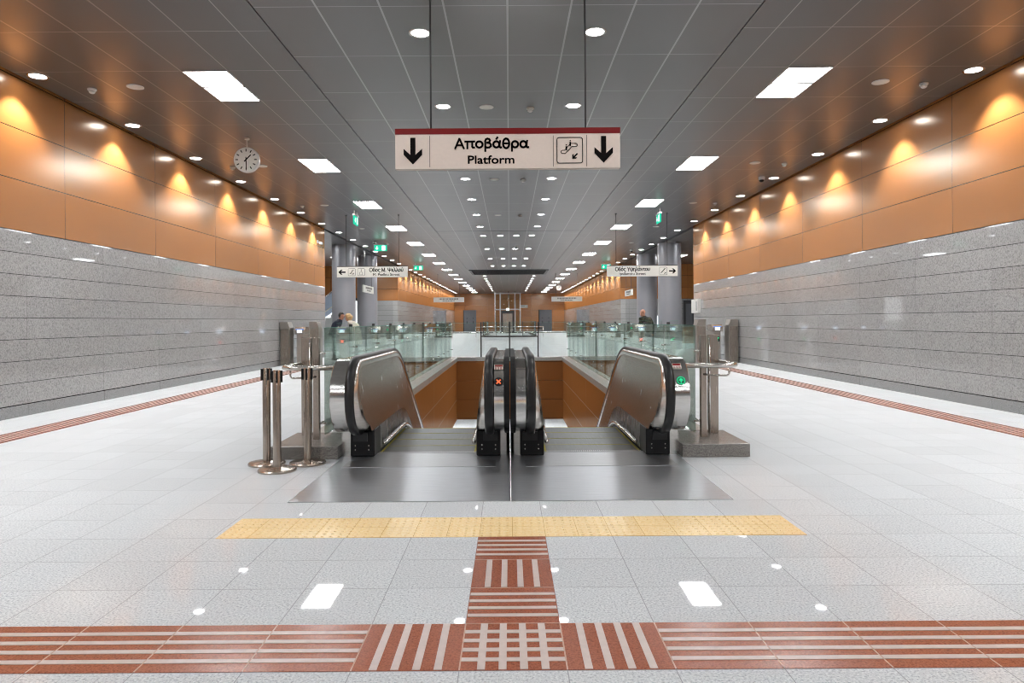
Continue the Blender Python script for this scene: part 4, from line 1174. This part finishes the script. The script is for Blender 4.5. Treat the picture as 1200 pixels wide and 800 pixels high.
# two people leaning together behind the left gates
person('dark-haired person in a navy jacket with head bowed behind the left ticket gates', (-5.80, 23.9, 0),
       dict(pelvis=(-.20, 0, .92), waist=(-.19, 0, 1.06), chest=(-.12, 0, 1.25), neck=(-.03, -.02, 1.39), head=(.04, -.04, 1.49),
            sh_l=(-.10, -.19, 1.31), sh_r=(-.14, .19, 1.31), el_l=(-.12, -.24, 1.04), el_r=(-.14, .22, 1.05), wr_l=(.12, -.16, 1.06), wr_r=(.12, .10, 1.06),
            hip_l=(-.19, -.09, .88), hip_r=(-.21, .09, .88), kn_l=(-.16, -.10, .48), kn_r=(-.20, .10, .48), an_l=(-.20, -.10, .085), an_r=(-.24, .10, .085)),
       (.85, -.35, -.4), ('navy', 'jeans'), ('darkhair', 0), 1.22)
person('blond person in a cream coat leaning towards the person in the navy jacket', (-5.26, 23.6, 0),
       dict(pelvis=(.06, 0, .88), waist=(.05, 0, 1.02), chest=(-.04, 0, 1.23), neck=(-.14, -.01, 1.36), head=(-.20, -.02, 1.44),
            sh_l=(-.04, .18, 1.28), sh_r=(-.04, -.18, 1.28), el_l=(.03, .22, 1.00), el_r=(.05, -.22, 1.00), wr_l=(-.20, .10, 1.02), wr_r=(-.18, -.12, 1.02),
            hip_l=(.06, .09, .84), hip_r=(.06, -.09, .84), kn_l=(.04, .09, .46), kn_r=(.06, -.09, .46), an_l=(.08, .09, .085), an_r=(.10, -.09, .085)),
       (-.85, .15, -.55), ('cream', 'jeans'), ('blond', .35), 1.25, True)
person('bald man in a dark camouflage jacket walking left behind the right ticket gates', (4.60, 23.4, 0),
       dict(pelvis=(.03, 0, .94), waist=(.01, 0, 1.10), chest=(-.04, 0, 1.32), neck=(-.07, 0, 1.43), head=(-.12, -.02, 1.53),
            sh_l=(.15, .12, 1.37), sh_r=(-.17, -.12, 1.35), el_l=(.24, .10, 1.10), el_r=(-.24, -.17, 1.10), wr_l=(.20, -.04, .90), wr_r=(-.32, -.30, 1.10),
            hip_l=(.03, .09, .90), hip_r=(.03, -.09, .90), kn_l=(-.14, .09, .50), kn_r=(.12, -.09, .49), an_l=(-.22, .09, .085), an_r=(.30, -.09, .12)),
       (-.85, -.45, -.22), ('camo', 'jeans'), None, 1.28)

# ------------------------------------------------------------------ world, camera, view
w = D.worlds.new('hall_world'); SC.world = w; w.use_nodes = True
w.node_tree.nodes['Background'].inputs[0].default_value = (.02, .02, .022, 1); w.node_tree.nodes['Background'].inputs[1].default_value = 1
cd = D.cameras.new('camera'); cam = D.objects.new('camera', cd); COL.objects.link(cam)
cam.location = (0, 0, CAMZ); cam.rotation_euler = (PI / 2, .0066, 0)
cd.sensor_width = 36; cd.sensor_fit = 'HORIZONTAL'; cd.lens = 815 / 1200 * 36
cd.shift_x = 3 / 1200; cd.shift_y = -24 / 1200; cd.clip_start = .05; cd.clip_end = 300
SC.camera = cam
SC.view_settings.view_transform = 'Standard'; SC.view_settings.look = 'None'; SC.view_settings.gamma = 1; SC.view_settings.use_curve_mapping = False
SC.view_settings.exposure = 0.2
cy = SC.cycles
cy.use_denoising = True
try: cy.denoiser = 'OPENIMAGEDENOISE'
except Exception: pass
cy.filter_width = 1.0
cy.max_bounces = 9; cy.diffuse_bounces = 4; cy.glossy_bounces = 5; cy.transparent_max_bounces = 40; cy.transmission_bounces = 4
cy.sample_clamp_indirect = 6; cy.caustics_reflective = False; cy.caustics_refractive = False
